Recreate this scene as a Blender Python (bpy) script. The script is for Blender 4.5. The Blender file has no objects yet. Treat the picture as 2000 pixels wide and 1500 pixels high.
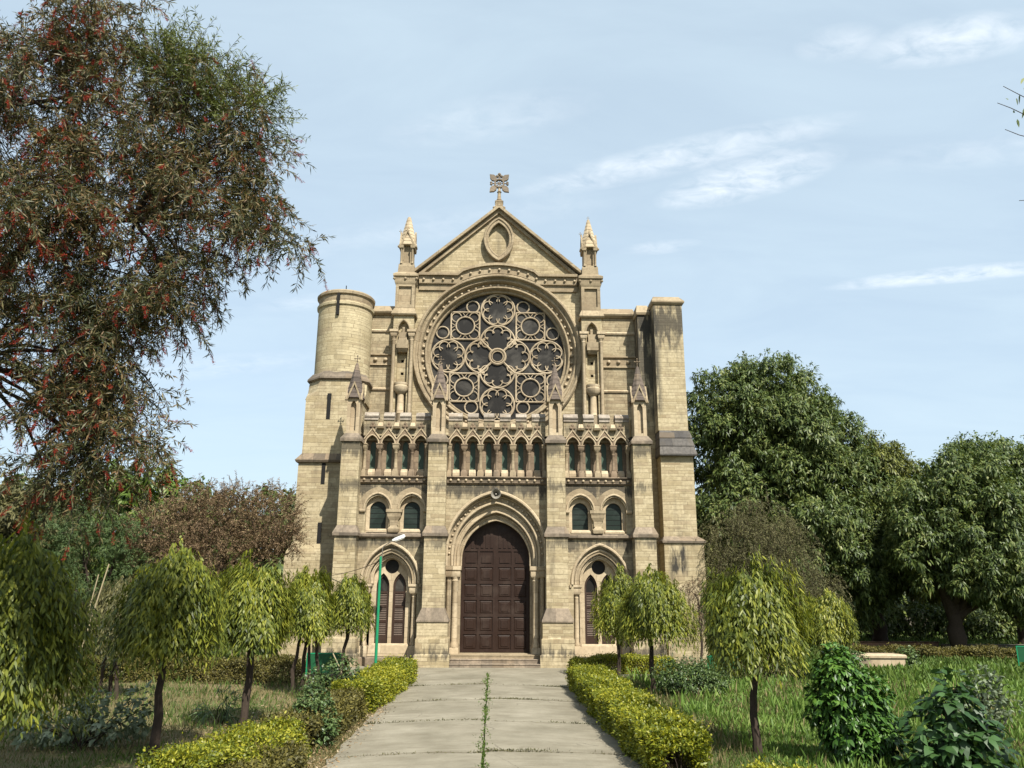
import bpy, bmesh, math, random
import numpy as np
from mathutils import Vector, Matrix
from mathutils.geometry import tessellate_polygon
R = math.radians
random.seed(4)
SC = bpy.context.scene
COL = SC.collection

# ------------------------------------------------------------ camera, sky, sun, exposure
def make_camera():
    p, y, r = R(14.9), R(1.31), R(0.3)
    f = Vector((math.sin(y)*math.cos(p), math.cos(y)*math.cos(p), math.sin(p)))
    rt = Vector((math.cos(y), -math.sin(y), 0)); up = rt.cross(f)
    r2 = rt*math.cos(r) + up*math.sin(r); u2 = up*math.cos(r) - rt*math.sin(r)
    cd = bpy.data.cameras.new('camera'); c = bpy.data.objects.new('camera', cd); COL.objects.link(c)
    m = Matrix((r2, u2, -f)).transposed().to_4x4(); m.translation = (0, 0, 2.5)
    c.matrix_world = m
    cd.sensor_width = 36; cd.lens = 36*1530/2000; cd.clip_end = 6000; cd.clip_start = 0.1
    SC.camera = c
make_camera()
SUN_EL, SUN_AZ = 49.0, 26.6          # azimuth to the right of straight behind the camera
SKY_STRENGTH = 0.094
EXPOSURE = .95
SUN_STRENGTH = 4.9
SC.view_settings.view_transform = 'Standard'; SC.view_settings.look = 'None'
SC.view_settings.gamma = 1; SC.view_settings.use_curve_mapping = False
SC.view_settings.exposure = EXPOSURE
sd = bpy.data.lights.new('sun', 'SUN'); sd.energy = SUN_STRENGTH; sd.angle = R(0.55); sd.color = (1, .96, .86)
sun = bpy.data.objects.new('sun', sd); COL.objects.link(sun)
S = Vector((math.sin(R(SUN_AZ))*math.cos(R(SUN_EL)), -math.cos(R(SUN_AZ))*math.cos(R(SUN_EL)), math.sin(R(SUN_EL))))
sun.rotation_euler = S.to_track_quat('Z', 'Y').to_euler(); sun.location = S*80

class NB:
    """small node-tree writer"""
    def __init__(s, tree): s.t = tree; tree.nodes.clear()
    def n(s, typ, props=None, **ins):
        nd = s.t.nodes.new(typ)
        for k, v in (props or {}).items(): setattr(nd, k, v)
        for k, v in ins.items():
            key = int(k[1:]) if k[0] == '_' and k[1:].isdigit() else k.replace('_', ' ')
            s.set(nd, key, v)
        return nd
    def set(s, nd, key, v):
        sock = nd.inputs[key]
        if isinstance(v, bpy.types.NodeSocket): s.t.links.new(v, sock)
        else: sock.default_value = v
    def math(s, op, a, b=None, c=None, clamp=False):
        nd = s.t.nodes.new('ShaderNodeMath'); nd.operation = op; nd.use_clamp = clamp
        for i, v in enumerate((a, b, c)):
            if v is not None: s.set(nd, i, v)
        return nd.outputs[0]
    def mix(s, f, a, b, blend='MIX'):
        nd = s.t.nodes.new('ShaderNodeMixRGB'); nd.blend_type = blend
        for i, v in enumerate((f, a, b)):
            if isinstance(v, tuple) and len(v) == 3: v = (*v, 1)
            s.set(nd, i, v)
        return nd.outputs[0]
    def ramp(s, f, stops, interp='LINEAR'):
        nd = s.t.nodes.new('ShaderNodeValToRGB'); cr = nd.color_ramp; cr.interpolation = interp
        while len(cr.elements) < len(stops): cr.elements.new(.5)
        for e, (p, c) in zip(cr.elements, stops):
            e.position = p; e.color = (c, c, c, 1) if isinstance(c, (int, float)) else (*c, 1)
        s.set(nd, 0, f); return nd.outputs[0]
    def noise(s, vec, scale, detail=4, rough=.55, dist=0):
        nd = s.n('ShaderNodeTexNoise', None, Scale=scale, Detail=detail, Roughness=rough, Distortion=dist)
        if vec is not None: s.set(nd, 'Vector', vec)
        return nd.outputs[0]
    def mapping(s, vec, loc=(0, 0, 0), rot=(0, 0, 0), scale=(1, 1, 1)):
        return s.n('ShaderNodeMapping', None, Vector=vec, Location=loc, Rotation=rot, Scale=scale).outputs[0]

def build_world():
    w = bpy.data.worlds.new('World'); SC.world = w; w.use_nodes = True
    b = NB(w.node_tree)
    sky = b.n('ShaderNodeTexSky'); sky.sky_type = 'NISHITA'; sky.sun_disc = False
    sky.sun_elevation = R(SUN_EL); sky.sun_rotation = R(180-SUN_AZ)
    sky.air_density = 1.0; sky.dust_density = 2.2; sky.ozone_density = 1.6; sky.altitude = 100
    tc = b.n('ShaderNodeTexCoord').outputs['Generated']
    sp = b.n('ShaderNodeSeparateXYZ', None, Vector=tc)
    z = b.math('ADD', b.math('MAXIMUM', sp.outputs[2], 0), .12)
    u = b.math('DIVIDE', sp.outputs[0], z); v = b.math('DIVIDE', sp.outputs[1], z)   # position on the cloud layer
    uv = b.n('ShaderNodeCombineXYZ', None, X=u, Y=v).outputs[0]
    def patch(cx, cy, rx, ry, rot, k):
        m = b.mapping(b.n('ShaderNodeVectorMath', {'operation': 'SUBTRACT'}, _0=uv, _1=(cx, cy, 0)).outputs[0], rot=(0, 0, -rot))
        m = b.n('ShaderNodeVectorMath', {'operation': 'DIVIDE'}, _0=m, _1=(rx, ry, 1)).outputs[0]
        d = b.n('ShaderNodeVectorMath', {'operation': 'LENGTH'}, _0=m).outputs['Value']
        return b.math('MULTIPLY', b.math('SUBTRACT', 1, b.math('MULTIPLY', d, d), clamp=True), k)
    tot = None
    for pc in CLOUDS:
        q = patch(*pc); tot = q if tot is None else b.math('MAXIMUM', tot, q)
    n1 = b.noise(b.mapping(uv, rot=(0, 0, .45), scale=(1, 1.5, 1)), 15, 8, .6, .4)
    n2 = b.noise(b.mapping(uv, rot=(0, 0, .4), scale=(1, 2.2, 1)), 1.6, 6, .6, .6)
    cl = b.math('MULTIPLY', b.math('MULTIPLY', tot, .85), b.ramp(n1, [(.34, 0.0), (.78, 1.0)]))
    veil = b.math('ADD', b.math('MULTIPLY', b.ramp(n2, [(.35, 0), (.75, 1)]), .14), .62)      # thin high haze over the whole sky
    hazy = b.mix(veil, sky.outputs[0], (4.25, 5.2, 5.8))
    mixed = b.mix(cl, hazy, (6.6, 6.9, 7.2))
    bg = b.n('ShaderNodeBackground', None, Color=mixed, Strength=SKY_STRENGTH)
    o = b.n('ShaderNodeOutputWorld', None, Surface=bg.outputs[0])
CLOUDS = [(.34, 1.335, .36, .060, -.43, .72), (.50, 1.39, .19, .085, -.56, .95), (.40, 1.46, .08, .05, -.4, .7), (.70, 1.01, .15, .060, -.28, .85), (.53, 1.03, .07, .045, -.2, .5),
          (1.09, 1.72, .30, .050, -.36, .95), (.38, 1.665, .10, .035, -.3, .5), (-.02, 1.24, .22, .07, -.3, .28), (-.47, 1.96, .2, .05, -.2, .35), (-.9, 2.4, .5, .1, -.2, .25), (.95, 1.25, .3, .06, -.3, .25), (-.15, 1.6, .5, .07, -.3, .2)]
build_world()

# ------------------------------------------------------------ mesh building
def new_obj(name, me, mat, parent=None):
    o = bpy.data.objects.new(name, me); COL.objects.link(o)
    if mat is not None: me.materials.append(mat)
    if parent is not None: o.parent = parent
    return o
def tag(o, label=None, cat=None, group=None, kind=None):
    if label: o['label'] = label
    if cat: o['category'] = cat
    if group: o['group'] = group
    if kind: o['kind'] = kind
    return o
def empty(name, loc, label, cat, group=None):
    o = bpy.data.objects.new(name, None); COL.objects.link(o); o.location = loc; o.empty_display_size = .3
    return tag(o, label, cat, group)
def copy_of(o, parent=None, loc=None):
    c = o.copy(); COL.objects.link(c)
    if parent is not None: c.parent = parent
    if loc is not None: c.location = loc
    return c
def copy_tree(o, parent=None, loc=None):
    c = copy_of(o, parent, loc)
    for ch in list(o.children): copy_tree(ch, c)
    return c

class MB:
    def __init__(s): s.v = []; s.f = []; s.sm = []
    def add(s, vs, fs, smooth=False):
        o = len(s.v); s.v += [tuple(p) for p in vs]
        for f in fs: s.f.append(tuple(i+o for i in f)); s.sm.append(smooth)
        return s
    def box(s, x0, x1, y0, y1, z0, z1): return s.loft([(z0, x0, x1, y0, y1), (z1, x0, x1, y0, y1)])
    def loft(s, secs):
        """stack of axis-aligned rectangles (z, x0, x1, y0, y1)"""
        vs, fs = [], []
        for z, x0, x1, y0, y1 in secs: vs += [(x0, y0, z), (x1, y0, z), (x1, y1, z), (x0, y1, z)]
        n = len(secs)
        for i in range(n-1):
            a = 4*i
            for k in range(4): fs.append((a+k, a+(k+1) % 4, a+4+(k+1) % 4, a+4+k))
        fs += [(3, 2, 1, 0), tuple(range(4*n-4, 4*n))]
        return s.add(vs, fs)
    def plate(s, outer, holes=(), y0=0, y1=.1):
        """polygon in the XZ plane with holes, thick from y0 (front) to y1"""
        loops = [list(outer)]+[list(h) for h in holes]
        flat = [p for l in loops for p in l]; n = len(flat)
        tris = tessellate_polygon([[Vector((p[0], p[1], 0)) for p in l] for l in loops])
        vs = [(p[0], y0, p[1]) for p in flat]+[(p[0], y1, p[1]) for p in flat]
        fs = [t for t in tris]+[tuple(n+i for i in reversed(t)) for t in tris]
        o = 0
        for l in loops:
            m = len(l)
            for i in range(m): j = (i+1) % m; fs.append((o+i, o+j, n+o+j, n+o+i))
            o += m
        return s.add(vs, fs)
    def tube(s, pts, rad, sides=8, closed=False, smooth=True):
        pts = [Vector(p) for p in pts]; n = len(pts)
        if isinstance(rad, (int, float)): rad = [rad]*n
        vs, fs = [], []; ref = None
        for i, p in enumerate(pts):
            if closed: d = pts[(i+1) % n]-pts[i-1]
            else: d = pts[min(i+1, n-1)]-pts[max(i-1, 0)]
            if d.length < 1e-9: d = Vector((0, 0, 1))
            d.normalize()
            if ref is None: ref = Vector((0, 1, 0)) if abs(d.y) < .8 else Vector((1, 0, 0))
            a = ref-d*ref.dot(d)
            if a.length < 1e-4: a = d.orthogonal()
            a.normalize(); ref = a; c = d.cross(a)
            for k in range(sides):
                t = 2*math.pi*k/sides; vs.append(p+(a*math.cos(t)+c*math.sin(t))*rad[i])
        for i in range(n if closed else n-1):
            j = (i+1) % n
            for k in range(sides): fs.append((i*sides+k, i*sides+(k+1) % sides, j*sides+(k+1) % sides, j*sides+k))
        if not closed: fs += [tuple(range(sides-1, -1, -1)), tuple(range((n-1)*sides, n*sides))]
        return s.add(vs, fs, smooth)
    def lathe(s, cx, cy, prof, n=16, smooth=True, rot=0):
        vs, fs = [], []
        for r, z in prof:
            for k in range(n): t = rot+2*math.pi*k/n; vs.append((cx+r*math.cos(t), cy+r*math.sin(t), z))
        m = len(prof)
        for i in range(m-1):
            for k in range(n): fs.append((i*n+k, i*n+(k+1) % n, (i+1)*n+(k+1) % n, (i+1)*n+k))
        fs += [tuple(range(n-1, -1, -1)), tuple(range((m-1)*n, m*n))]
        return s.add(vs, fs, smooth)
    def ring_y(s, cx, cz, prof, n=72, smooth=False):
        """profile (r, y) closed, turned about an axis along Y"""
        vs, fs = [], []; m = len(prof)
        for k in range(n):
            t = 2*math.pi*k/n
            for r, y in prof: vs.append((cx+r*math.cos(t), y, cz+r*math.sin(t)))
        for k in range(n):
            j = (k+1) % n
            for i in range(m): q = (i+1) % m; fs.append((k*m+i, k*m+q, j*m+q, j*m+i))
        return s.add(vs, fs, smooth)
    def ball(s, c, r, n=10, m=6, sq=(1, 1, 1)):
        vs, fs = [], []
        for i in range(1, m):
            ph = math.pi*i/m
            for k in range(n):
                t = 2*math.pi*k/n
                vs.append((c[0]+r*sq[0]*math.sin(ph)*math.cos(t), c[1]+r*sq[1]*math.sin(ph)*math.sin(t), c[2]+r*sq[2]*math.cos(ph)))
        a = len(vs); vs += [(c[0], c[1], c[2]+r*sq[2]), (c[0], c[1], c[2]-r*sq[2])]
        for i in range(m-2):
            for k in range(n): fs.append((i*n+k, (i+1)*n+k, (i+1)*n+(k+1) % n, i*n+(k+1) % n))
        for k in range(n):
            fs.append((a, k, (k+1) % n)); fs.append((a+1, (m-2)*n+(k+1) % n, (m-2)*n+k))
        return s.add(vs, fs, True)
    def build(s, name, mat, parent=None, loc=None, recalc=True):
        me = bpy.data.meshes.new(name); me.from_pydata(s.v, [], s.f); me.update()
        if recalc:
            bm = bmesh.new(); bm.from_mesh(me); bmesh.ops.recalc_face_normals(bm, faces=bm.faces); bm.to_mesh(me); bm.free()
        me.polygons.foreach_set('use_smooth', s.sm)
        if any(s.sm): me.set_sharp_from_angle(angle=R(38))
        o = new_obj(name, me, mat, parent)
        if loc is not None: o.location = loc
        return o

def arch(cx, hw, spring, apex, n=14):
    """pointed or round two-centred arch from left springing over the apex to the right springing"""
    h = apex-spring; r = (hw*hw+h*h)/(2*hw); c = cx-hw+r
    a1 = math.atan2(h, cx-c) if True else 0
    L = []
    for i in range(n+1):
        t = math.pi+(a1-math.pi)*i/n; L.append((c+r*math.cos(t), spring+r*math.sin(t)))
    return L+[(2*cx-x, z) for x, z in reversed(L[:-1])]
def arch_hole(cx, hw, bottom, spring, apex, n=14): return [(cx-hw, bottom)]+arch(cx, hw, spring, apex, n)+[(cx+hw, bottom)]
def band(cx, ho, hi, spring, ao, ai, n=16, legs=None):
    o = arch(cx, ho, spring, ao, n); i = arch(cx, hi, spring, ai, n)
    if legs is not None: o = [(cx-ho, legs)]+o+[(cx+ho, legs)]; i = [(cx-hi, legs)]+i+[(cx+hi, legs)]
    return o+i[::-1]
def circ(cx, cz, r, n=48): return [(cx+r*math.cos(2*math.pi*k/n), cz+r*math.sin(2*math.pi*k/n)) for k in range(n)]

# ------------------------------------------------------------ materials
ALB = .77
def dim(c): return tuple(x*ALB for x in c)
def mat(name):
    m = bpy.data.materials.new(name); m.use_nodes = True
    return m, NB(m.node_tree)
def finish(b, col, rough=.8, bump=None, bstr=.3, bdist=.02, spec=.3, metal=0):
    p = b.n('ShaderNodeBsdfPrincipled'); b.set(p, 'Base Color', col if not (isinstance(col, tuple) and len(col) == 3) else (*col, 1))
    b.set(p, 'Roughness', rough); b.set(p, 'Specular IOR Level', spec); b.set(p, 'Metallic', metal)
    if bump is not None:
        bp = b.n('ShaderNodeBump', None, Strength=bstr, Distance=bdist, Height=bump); b.set(p, 'Normal', bp.outputs[0])
    b.n('ShaderNodeOutputMaterial', None, Surface=p.outputs[0]); return p
def plain(name, col, rough=.7, spec=.3, metal=0, var=.25, scale=6):
    col = dim(col); m, b = mat(name)
    pos = b.n('ShaderNodeNewGeometry').outputs['Position']
    n = b.noise(pos, scale, 5, .6)
    c = b.mix(n, tuple(x*(1-var) for x in col), tuple(x*(1+var) for x in col))
    finish(b, c, rough, n, .15, .01, spec, metal); return m

def stone(name, c1, c2, mortar, bw=.50, rh=.125, stain=.35, tur=None, band_stains=(), joint=.009):
    """coursed ashlar: stones of uneven length, tone from stone to stone, weather streaks and mould"""
    c1, c2, mortar = dim(c1), dim(c2), dim(mortar); m, b = mat(name)
    g = b.n('ShaderNodeNewGeometry'); pos = g.outputs['Position']
    sp = b.n('ShaderNodeSeparateXYZ', None, Vector=pos); X, Y, Z = sp.outputs
    ns = b.n('ShaderNodeSeparateXYZ', None, Vector=g.outputs['True Normal'])
    if tur:
        dx = b.math('SUBTRACT', X, tur[0]); dy = b.math('SUBTRACT', Y, tur[1])
        u = b.math('MULTIPLY', b.math('ARCTAN2', dy, dx), tur[2])
    else:
        side = b.math('GREATER_THAN', b.math('ABSOLUTE', ns.outputs[0]), .72)
        u = b.math('ADD', b.math('MULTIPLY', X, b.math('SUBTRACT', 1, side)), b.math('MULTIPLY', Y, side))
    flat = b.math('GREATER_THAN', b.math('ABSOLUTE', ns.outputs[2]), .72)
    v = b.math('ADD', b.math('MULTIPLY', Z, b.math('SUBTRACT', 1, flat)), b.math('MULTIPLY', Y, flat))
    v = b.math('ADD', v, b.math('MULTIPLY', b.math('SINE', b.math('MULTIPLY', v, 5.1)), .055))
    v = b.math('ADD', v, b.math('MULTIPLY', b.math('SINE', b.math('MULTIPLY', v, 12.7)), .022))
    row = b.math('FLOOR', b.math('DIVIDE', v, rh))
    wn = b.n('ShaderNodeTexWhiteNoise', {'noise_dimensions': '1D'}, W=row).outputs[0]
    u = b.math('ADD', b.math('MULTIPLY', u, b.math('ADD', .6, b.math('MULTIPLY', wn, .8))), b.math('MULTIPLY', wn, 13.7))
    wob = b.noise(pos, 5, 3, .6)
    vv = b.math('ADD', v, b.math('MULTIPLY', b.math('SUBTRACT', wob, .5), .03))
    uv = b.n('ShaderNodeCombineXYZ', None, X=u, Y=vv).outputs[0]
    br = b.n('ShaderNodeTexBrick', {'offset': .5}, Vector=uv, Color1=(0, 0, 0, 1), Color2=(1, 1, 1, 1), Mortar=(.5, .5, .5, 1),
             Scale=1, Mortar_Size=joint, Mortar_Smooth=.25, Bias=0, Brick_Width=bw, Row_Height=rh)
    tone = b.n('ShaderNodeRGBToBW', None, Color=br.outputs[0]).outputs[0]
    big = b.noise(pos, .55, 4, .6); fine = b.noise(pos, 9, 6, .65)
    t = b.math('ADD', b.math('MULTIPLY', tone, .36), b.math('MULTIPLY', big, .64))
    c = b.ramp(t, [(.1, tuple(x*.74 for x in c2)), (.32, c2), (.62, c1), (.95, tuple(min(1, x*1.13) for x in c1))])
    c = b.mix(b.ramp(fine, [(.38, 0), (.7, .6)]), c, tuple(x*.66 for x in c2), 'MIX')
    # single stones that weathered dark or brown
    odd = b.math('GREATER_THAN', b.n('ShaderNodeTexWhiteNoise', {'noise_dimensions': '2D'}, Vector=b.n('ShaderNodeCombineXYZ', None, X=b.math('FLOOR', b.math('DIVIDE', u, bw)), Y=row).outputs[0]).outputs[0], .88)
    c = b.mix(b.math('MULTIPLY', odd, .38), c, (.2, .145, .09))
    # joints: darker and broken up
    jn = b.ramp(b.noise(pos, 2.3, 4, .6), [(.4, .06), (.64, .72)])
    c = b.mix(b.math('MULTIPLY', br.outputs['Fac'], jn), c, mortar)
    # rain streaks and mould
    st = b.noise(b.mapping(pos, scale=(2.6, 2.6, .34)), 1.0, 6, .68)
    mo = b.noise(pos, 1.15, 7, .7)
    s1 = b.math('MULTIPLY', b.ramp(st, [(.52, 0), (.74, 1)]), stain)
    s2 = b.math('MULTIPLY', b.ramp(mo, [(.57, 0), (.72, 1)]), stain*.9)
    c = b.mix(b.math('MAXIMUM', s1, s2), c, (.085, .07, .05))
    for (x0, x1, z0, z1, k, th) in band_stains:
        fx = b.math('MULTIPLY', b.math('MULTIPLY', b.math('SUBTRACT', X, x0-.12), 5, clamp=True), b.math('MULTIPLY', b.math('SUBTRACT', x1+.12, X), 5, clamp=True))
        hz = (z1-z0)/2
        q = b.math('SUBTRACT', 1, b.math('DIVIDE', b.math('ABSOLUTE', b.math('SUBTRACT', Z, (z0+z1)/2)), hz), clamp=True)
        nn = b.noise(b.mapping(pos, scale=(3.2, 3.2, .65)), 1.3, 7, .7)
        msk = b.ramp(b.math('ADD', nn, b.math('MULTIPLY', q, .28)), [(th, 0), (th+.14, 1)])
        c = b.mix(b.math('MULTIPLY', b.math('MULTIPLY', msk, fx), b.math('MULTIPLY', k, b.math('MINIMUM', b.math('MULTIPLY', q, 3), 1))), c, (.04, .036, .03))
    h = b.math('SUBTRACT', b.math('MULTIPLY', fine, .5), b.math('MULTIPLY', br.outputs['Fac'], 1.0))
    h = b.math('ADD', h, b.math('MULTIPLY', tone, .25))
    finish(b, c, .86, h, .55, .018, .2); return m

CX0, CY0 = .11, 28.33      # where the cathedral stands
CREAM = (.53, .44, .284); CREAM2 = (.385, .308, .182)
M = {}
M['ashlar'] = stone('cream_ashlar', CREAM, CREAM2, (.17, .125, .075), stain=.58,
    band_stains=[(-99, 99, 7.15, 8.1, .75, .60), (-99, 99, 3.75, 4.7, .65, .64), (-99, 99, 5.8, 6.7, .7, .62), (-99, 99, 0, .95, .8, .66), (-9, -5.2, 3.6, 6.2, .6, .78)])
M['wall_ashlar'] = stone('weathered_shade_toned_ashlar', (.46, .383, .25), (.315, .25, .155), (.16, .12, .075), stain=.75,  # weather stains, plus shade between the buttresses put into the darker colour
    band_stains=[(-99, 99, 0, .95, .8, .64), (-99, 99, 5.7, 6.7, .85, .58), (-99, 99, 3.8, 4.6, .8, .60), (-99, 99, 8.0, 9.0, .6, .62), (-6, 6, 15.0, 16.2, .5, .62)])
M['tower_ashlar'] = stone('tower_ashlar', (.52, .435, .282), (.395, .318, .19), (.2, .15, .09), stain=.5,
    band_stains=[(5.5, 9, 11.8, 14.8, .85, .585), (5.7, 6.72, 8.2, 14.9, .85, .56), (6.75, 7.35, 2.2, 4.7, 1.0, .62), (5.5, 9, -1, .8, .8, .66)])
M['turret_ashlar'] = stone('turret_ashlar', (.53, .447, .285), (.415, .338, .202), (.2, .15, .09), stain=.38, tur=(CX0-6.5, CY0+4.17, 1.15))
M['trim'] = stone('rose_sandstone', (.42, .335, .218), (.30, .232, .148), (.15, .105, .07), bw=.75, rh=.33, stain=.5)
M['pale'] = stone('pale_dressed_stone', (.56, .455, .31), (.46, .36, .235), (.24, .175, .11), bw=.8, rh=.42, stain=.35)
M['trim_dark'] = stone('stained_sandstone', (.30, .222, .148), (.195, .142, .096), (.10, .07, .05), bw=.5, rh=.3, stain=.75)
M['weather'] = stone('weathered_slope_stone', (.33, .26, .19), (.14, .115, .09), (.07, .055, .045), bw=.8, rh=.5, stain=.9)
M['dark'] = stone('mossy_dark_stone', (.27, .205, .14), (.125, .10, .075), (.05, .04, .03), bw=.55, rh=.3, stain=1.0)
M['spire'] = stone('dark_spire_stone', (.20, .155, .125), (.10, .08, .068), (.05, .04, .035), bw=.5, rh=.2, stain=.8)
M['coping'] = stone('grey_coping_stone', (.43, .37, .30), (.26, .22, .18), (.10, .085, .07), bw=.6, rh=.5, stain=.7)
M['tracery'] = stone('tracery_stone', (.53, .43, .30), (.42, .33, .22), (.2, .14, .09), bw=.8, rh=.6, stain=.5)
M['slate'] = stone('grey_slab', (.17, .155, .14), (.075, .07, .068), (.03, .03, .03), bw=.9, rh=.3, stain=.6)
M['void'] = plain('dark_opening', (.012, .011, .010), .9)
M['door'] = None

def wood(name, c, rough=.42):
    m, b = mat(name); pos = b.n('ShaderNodeNewGeometry').outputs['Position']
    n = b.noise(b.mapping(pos, scale=(9, 9, .7)), 2, 6, .6); d = b.noise(pos, 1.4, 5, .6)
    col = b.mix(n, tuple(x*.55 for x in c), tuple(x*1.35 for x in c))
    col = b.mix(b.ramp(d, [(.5, 0), (.8, .5)]), col, (.07, .05, .038))
    finish(b, col, b.ramp(d, [(.3, rough), (.8, rough+.35)]), n, .15, .006, .22); return m
M['door'] = wood('dark_varnished_wood', (.021, .0098, .0058))
M['louvre'] = wood('faded_louvre_wood', (.10, .072, .056), .5)
M['shutter'] = wood('brown_louvre_wood', (.034, .019, .013), .4)

def glass(name, c, c2, rough=.12):
    m, b = mat(name); pos = b.n('ShaderNodeNewGeometry').outputs['Position']
    n = b.noise(pos, 1.1, 5, .6, .5); k = b.noise(pos, 6, 3, .5)
    col = b.mix(b.ramp(n, [(.48, 0), (.66, 1)]), c, c2)
    finish(b, col, rough, k, .05, .01, .18); return m
M['rose_glass'] = glass('dusty_dark_glass', (.011, .0095, .008), (.05, .045, .038), .5)
M['window_glass'] = glass('dark_window_glass', (.012, .019, .015), (.024, .033, .028), .4)
M['green_glass'] = glass('green_leaded_glass', (.05, .078, .056), (.075, .105, .08), .4)

def leaf(name, stops, trans=.3, rough=.5, spec=.35):
    stops = [(p, dim(c)) for p, c in stops]; m, b = mat(name)
    rnd = b.n('ShaderNodeNewGeometry').outputs['Random Per Island']
    pos = b.n('ShaderNodeNewGeometry').outputs['Position']
    big = b.noise(pos, .9, 2, .5)
    t = b.math('ADD', b.math('MULTIPLY', rnd, .75), b.math('MULTIPLY', b.math('SUBTRACT', big, .38), .8), clamp=True)
    c = b.ramp(t, stops)
    p = b.n('ShaderNodeBsdfPrincipled', None, Base_Color=c, Roughness=rough, Specular_IOR_Level=spec)
    tr = b.n('ShaderNodeBsdfTranslucent', None, Color=b.mix(1.0, c, (1.0, 1.0, .55), 'MULTIPLY'))
    mx = b.n('ShaderNodeMixShader', None, _0=trans, _1=p.outputs[0], _2=tr.outputs[0])
    b.n('ShaderNodeOutputMaterial', None, Surface=mx.outputs[0]); return m
M['bark'] = plain('dark_bark', (.055, .040, .030), .9, .15, 0, .5, 14)
M['bark_grey'] = plain('grey_bark', (.10, .078, .058), .9, .15, 0, .5, 12)
M['ashoka'] = leaf('ashoka_leaves', [(0, (.055, .078, .016)), (.35, (.15, .185, .028)), (.75, (.32, .335, .042)), (1, (.47, .44, .07))], .42, .45, .3)
M['bottle'] = leaf('bottlebrush_leaves', [(0, (.026, .036, .015)), (.3, (.068, .080, .033)), (.58, (.15, .135, .056)), (.82, (.21, .12, .055)), (1, (.29, .31, .14))], .22, .5, .3)
M['bottle_fresh'] = leaf('fresh_bottlebrush_leaves', [(0, (.06, .085, .02)), (.5, (.135, .165, .038)), (1, (.26, .28, .09))], .3, .5, .35)
M['red'] = leaf('red_filaments', [(0, (.12, .012, .012)), (.5, (.26, .026, .016)), (.85, (.46, .06, .025)), (1, (.5, .11, .04))], .25, .6, .2)
M['mango'] = leaf('dark_broad_leaves', [(0, (.04, .064, .018)), (.45, (.095, .14, .036)), (.8, (.19, .225, .06)), (1, (.34, .35, .14))], .25, .48, .3)
M['mango_olive'] = leaf('olive_broad_leaves', [(0, (.06, .075, .018)), (.5, (.15, .17, .035)), (.85, (.26, .265, .055)), (1, (.36, .35, .12))], .25, .48, .3)
M['lime'] = leaf('lime_leaves', [(0, (.06, .10, .018)), (.5, (.12, .19, .03)), (1, (.22, .28, .06))], .35, .45, .4)
M['feather'] = leaf('feathery_leaves', [(0, (.05, .085, .03)), (.5, (.085, .13, .045)), (1, (.14, .19, .07))], .3, .6, .2)
M['drygreen'] = leaf('dusty_olive_leaves', [(0, (.045, .048, .02)), (.5, (.10, .095, .035)), (1, (.19, .17, .07))], .2, .6, .2)
M['brown'] = leaf('brown_bottlebrush_leaves', [(0, (.09, .064, .036)), (.4, (.20, .132, .075)), (.75, (.32, .215, .125)), (1, (.28, .27, .12))], .2, .65, .2)
M['weepbrown'] = leaf('olive_brown_weeping_leaves', [(0, (.08, .085, .036)), (.5, (.175, .17, .072)), (.85, (.28, .255, .115)), (1, (.34, .33, .15))], .2, .6, .2)
M['hedge'] = leaf('yellow_hedge_leaves', [(0, (.07, .10, .014)), (.4, (.20, .23, .022)), (.75, (.40, .385, .03)), (1, (.52, .47, .06))], .38, .45, .35)
M['hedge_dull'] = leaf('dull_hedge_leaves', [(0, (.05, .05, .016)), (.5, (.12, .105, .026)), (.85, (.2, .17, .04)), (1, (.27, .24, .05))], .25, .55, .25)
M['rosebush'] = leaf('blue_green_leaves', [(0, (.035, .065, .02)), (.5, (.09, .145, .042)), (1, (.19, .25, .09))], .2, .45, .4)
M['bush'] = leaf('deep_green_leaves', [(0, (.024, .066, .012)), (.5, (.065, .15, .024)), (.9, (.14, .26, .04)), (1, (.22, .33, .08))], .22, .42, .35)
M['broad'] = leaf('large_dark_leaves', [(0, (.018, .05, .014)), (.6, (.045, .10, .026)), (1, (.08, .16, .05))], .18, .45, .3)
M['milkweed'] = leaf('pale_grey_green_leaves', [(0, (.12, .16, .09)), (.5, (.22, .27, .16)), (1, (.36, .40, .27))], .25, .55, .3)
M['grass_green'] = leaf('green_grass_blades', [(0, (.045, .085, .015)), (.5, (.09, .15, .028)), (.85, (.15, .20, .05)), (1, (.23, .22, .10))], .3, .6, .2)
M['grass_lush'] = leaf('lush_herb_leaves', [(0, (.08, .15, .024)), (.5, (.155, .255, .045)), (.85, (.25, .34, .08)), (1, (.36, .36, .17))], .3, .55, .25)
M['grass_dry'] = leaf('dry_grass_blades', [(0, (.10, .105, .035)), (.35, (.16, .14, .06)), (.7, (.26, .20, .10)), (1, (.38, .30, .17))], .2, .7, .15)
M['litter'] = leaf('fallen_leaves', [(0, (.16, .09, .04)), (.5, (.30, .20, .10)), (1, (.52, .44, .32))], .05, .7, .2)

def dsp(hw): return 3.60+(hw-1.2)/.6*.32      # springing of the door orders, stilted outwards
def arch2(hw, ap, n=20): return [(-hw, 3.42)]+arch(0, hw, dsp(hw), ap, n)+[(hw, 3.42)]
def band2(ho, hi, ao, ai): return [(-ho, .02)]+arch(0, ho, dsp(ho), ao, 20)+[(ho, .02), (hi, .02)]+arch(0, hi, dsp(hi), ai, 20)[::-1]+[(-hi, .02)]
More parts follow.
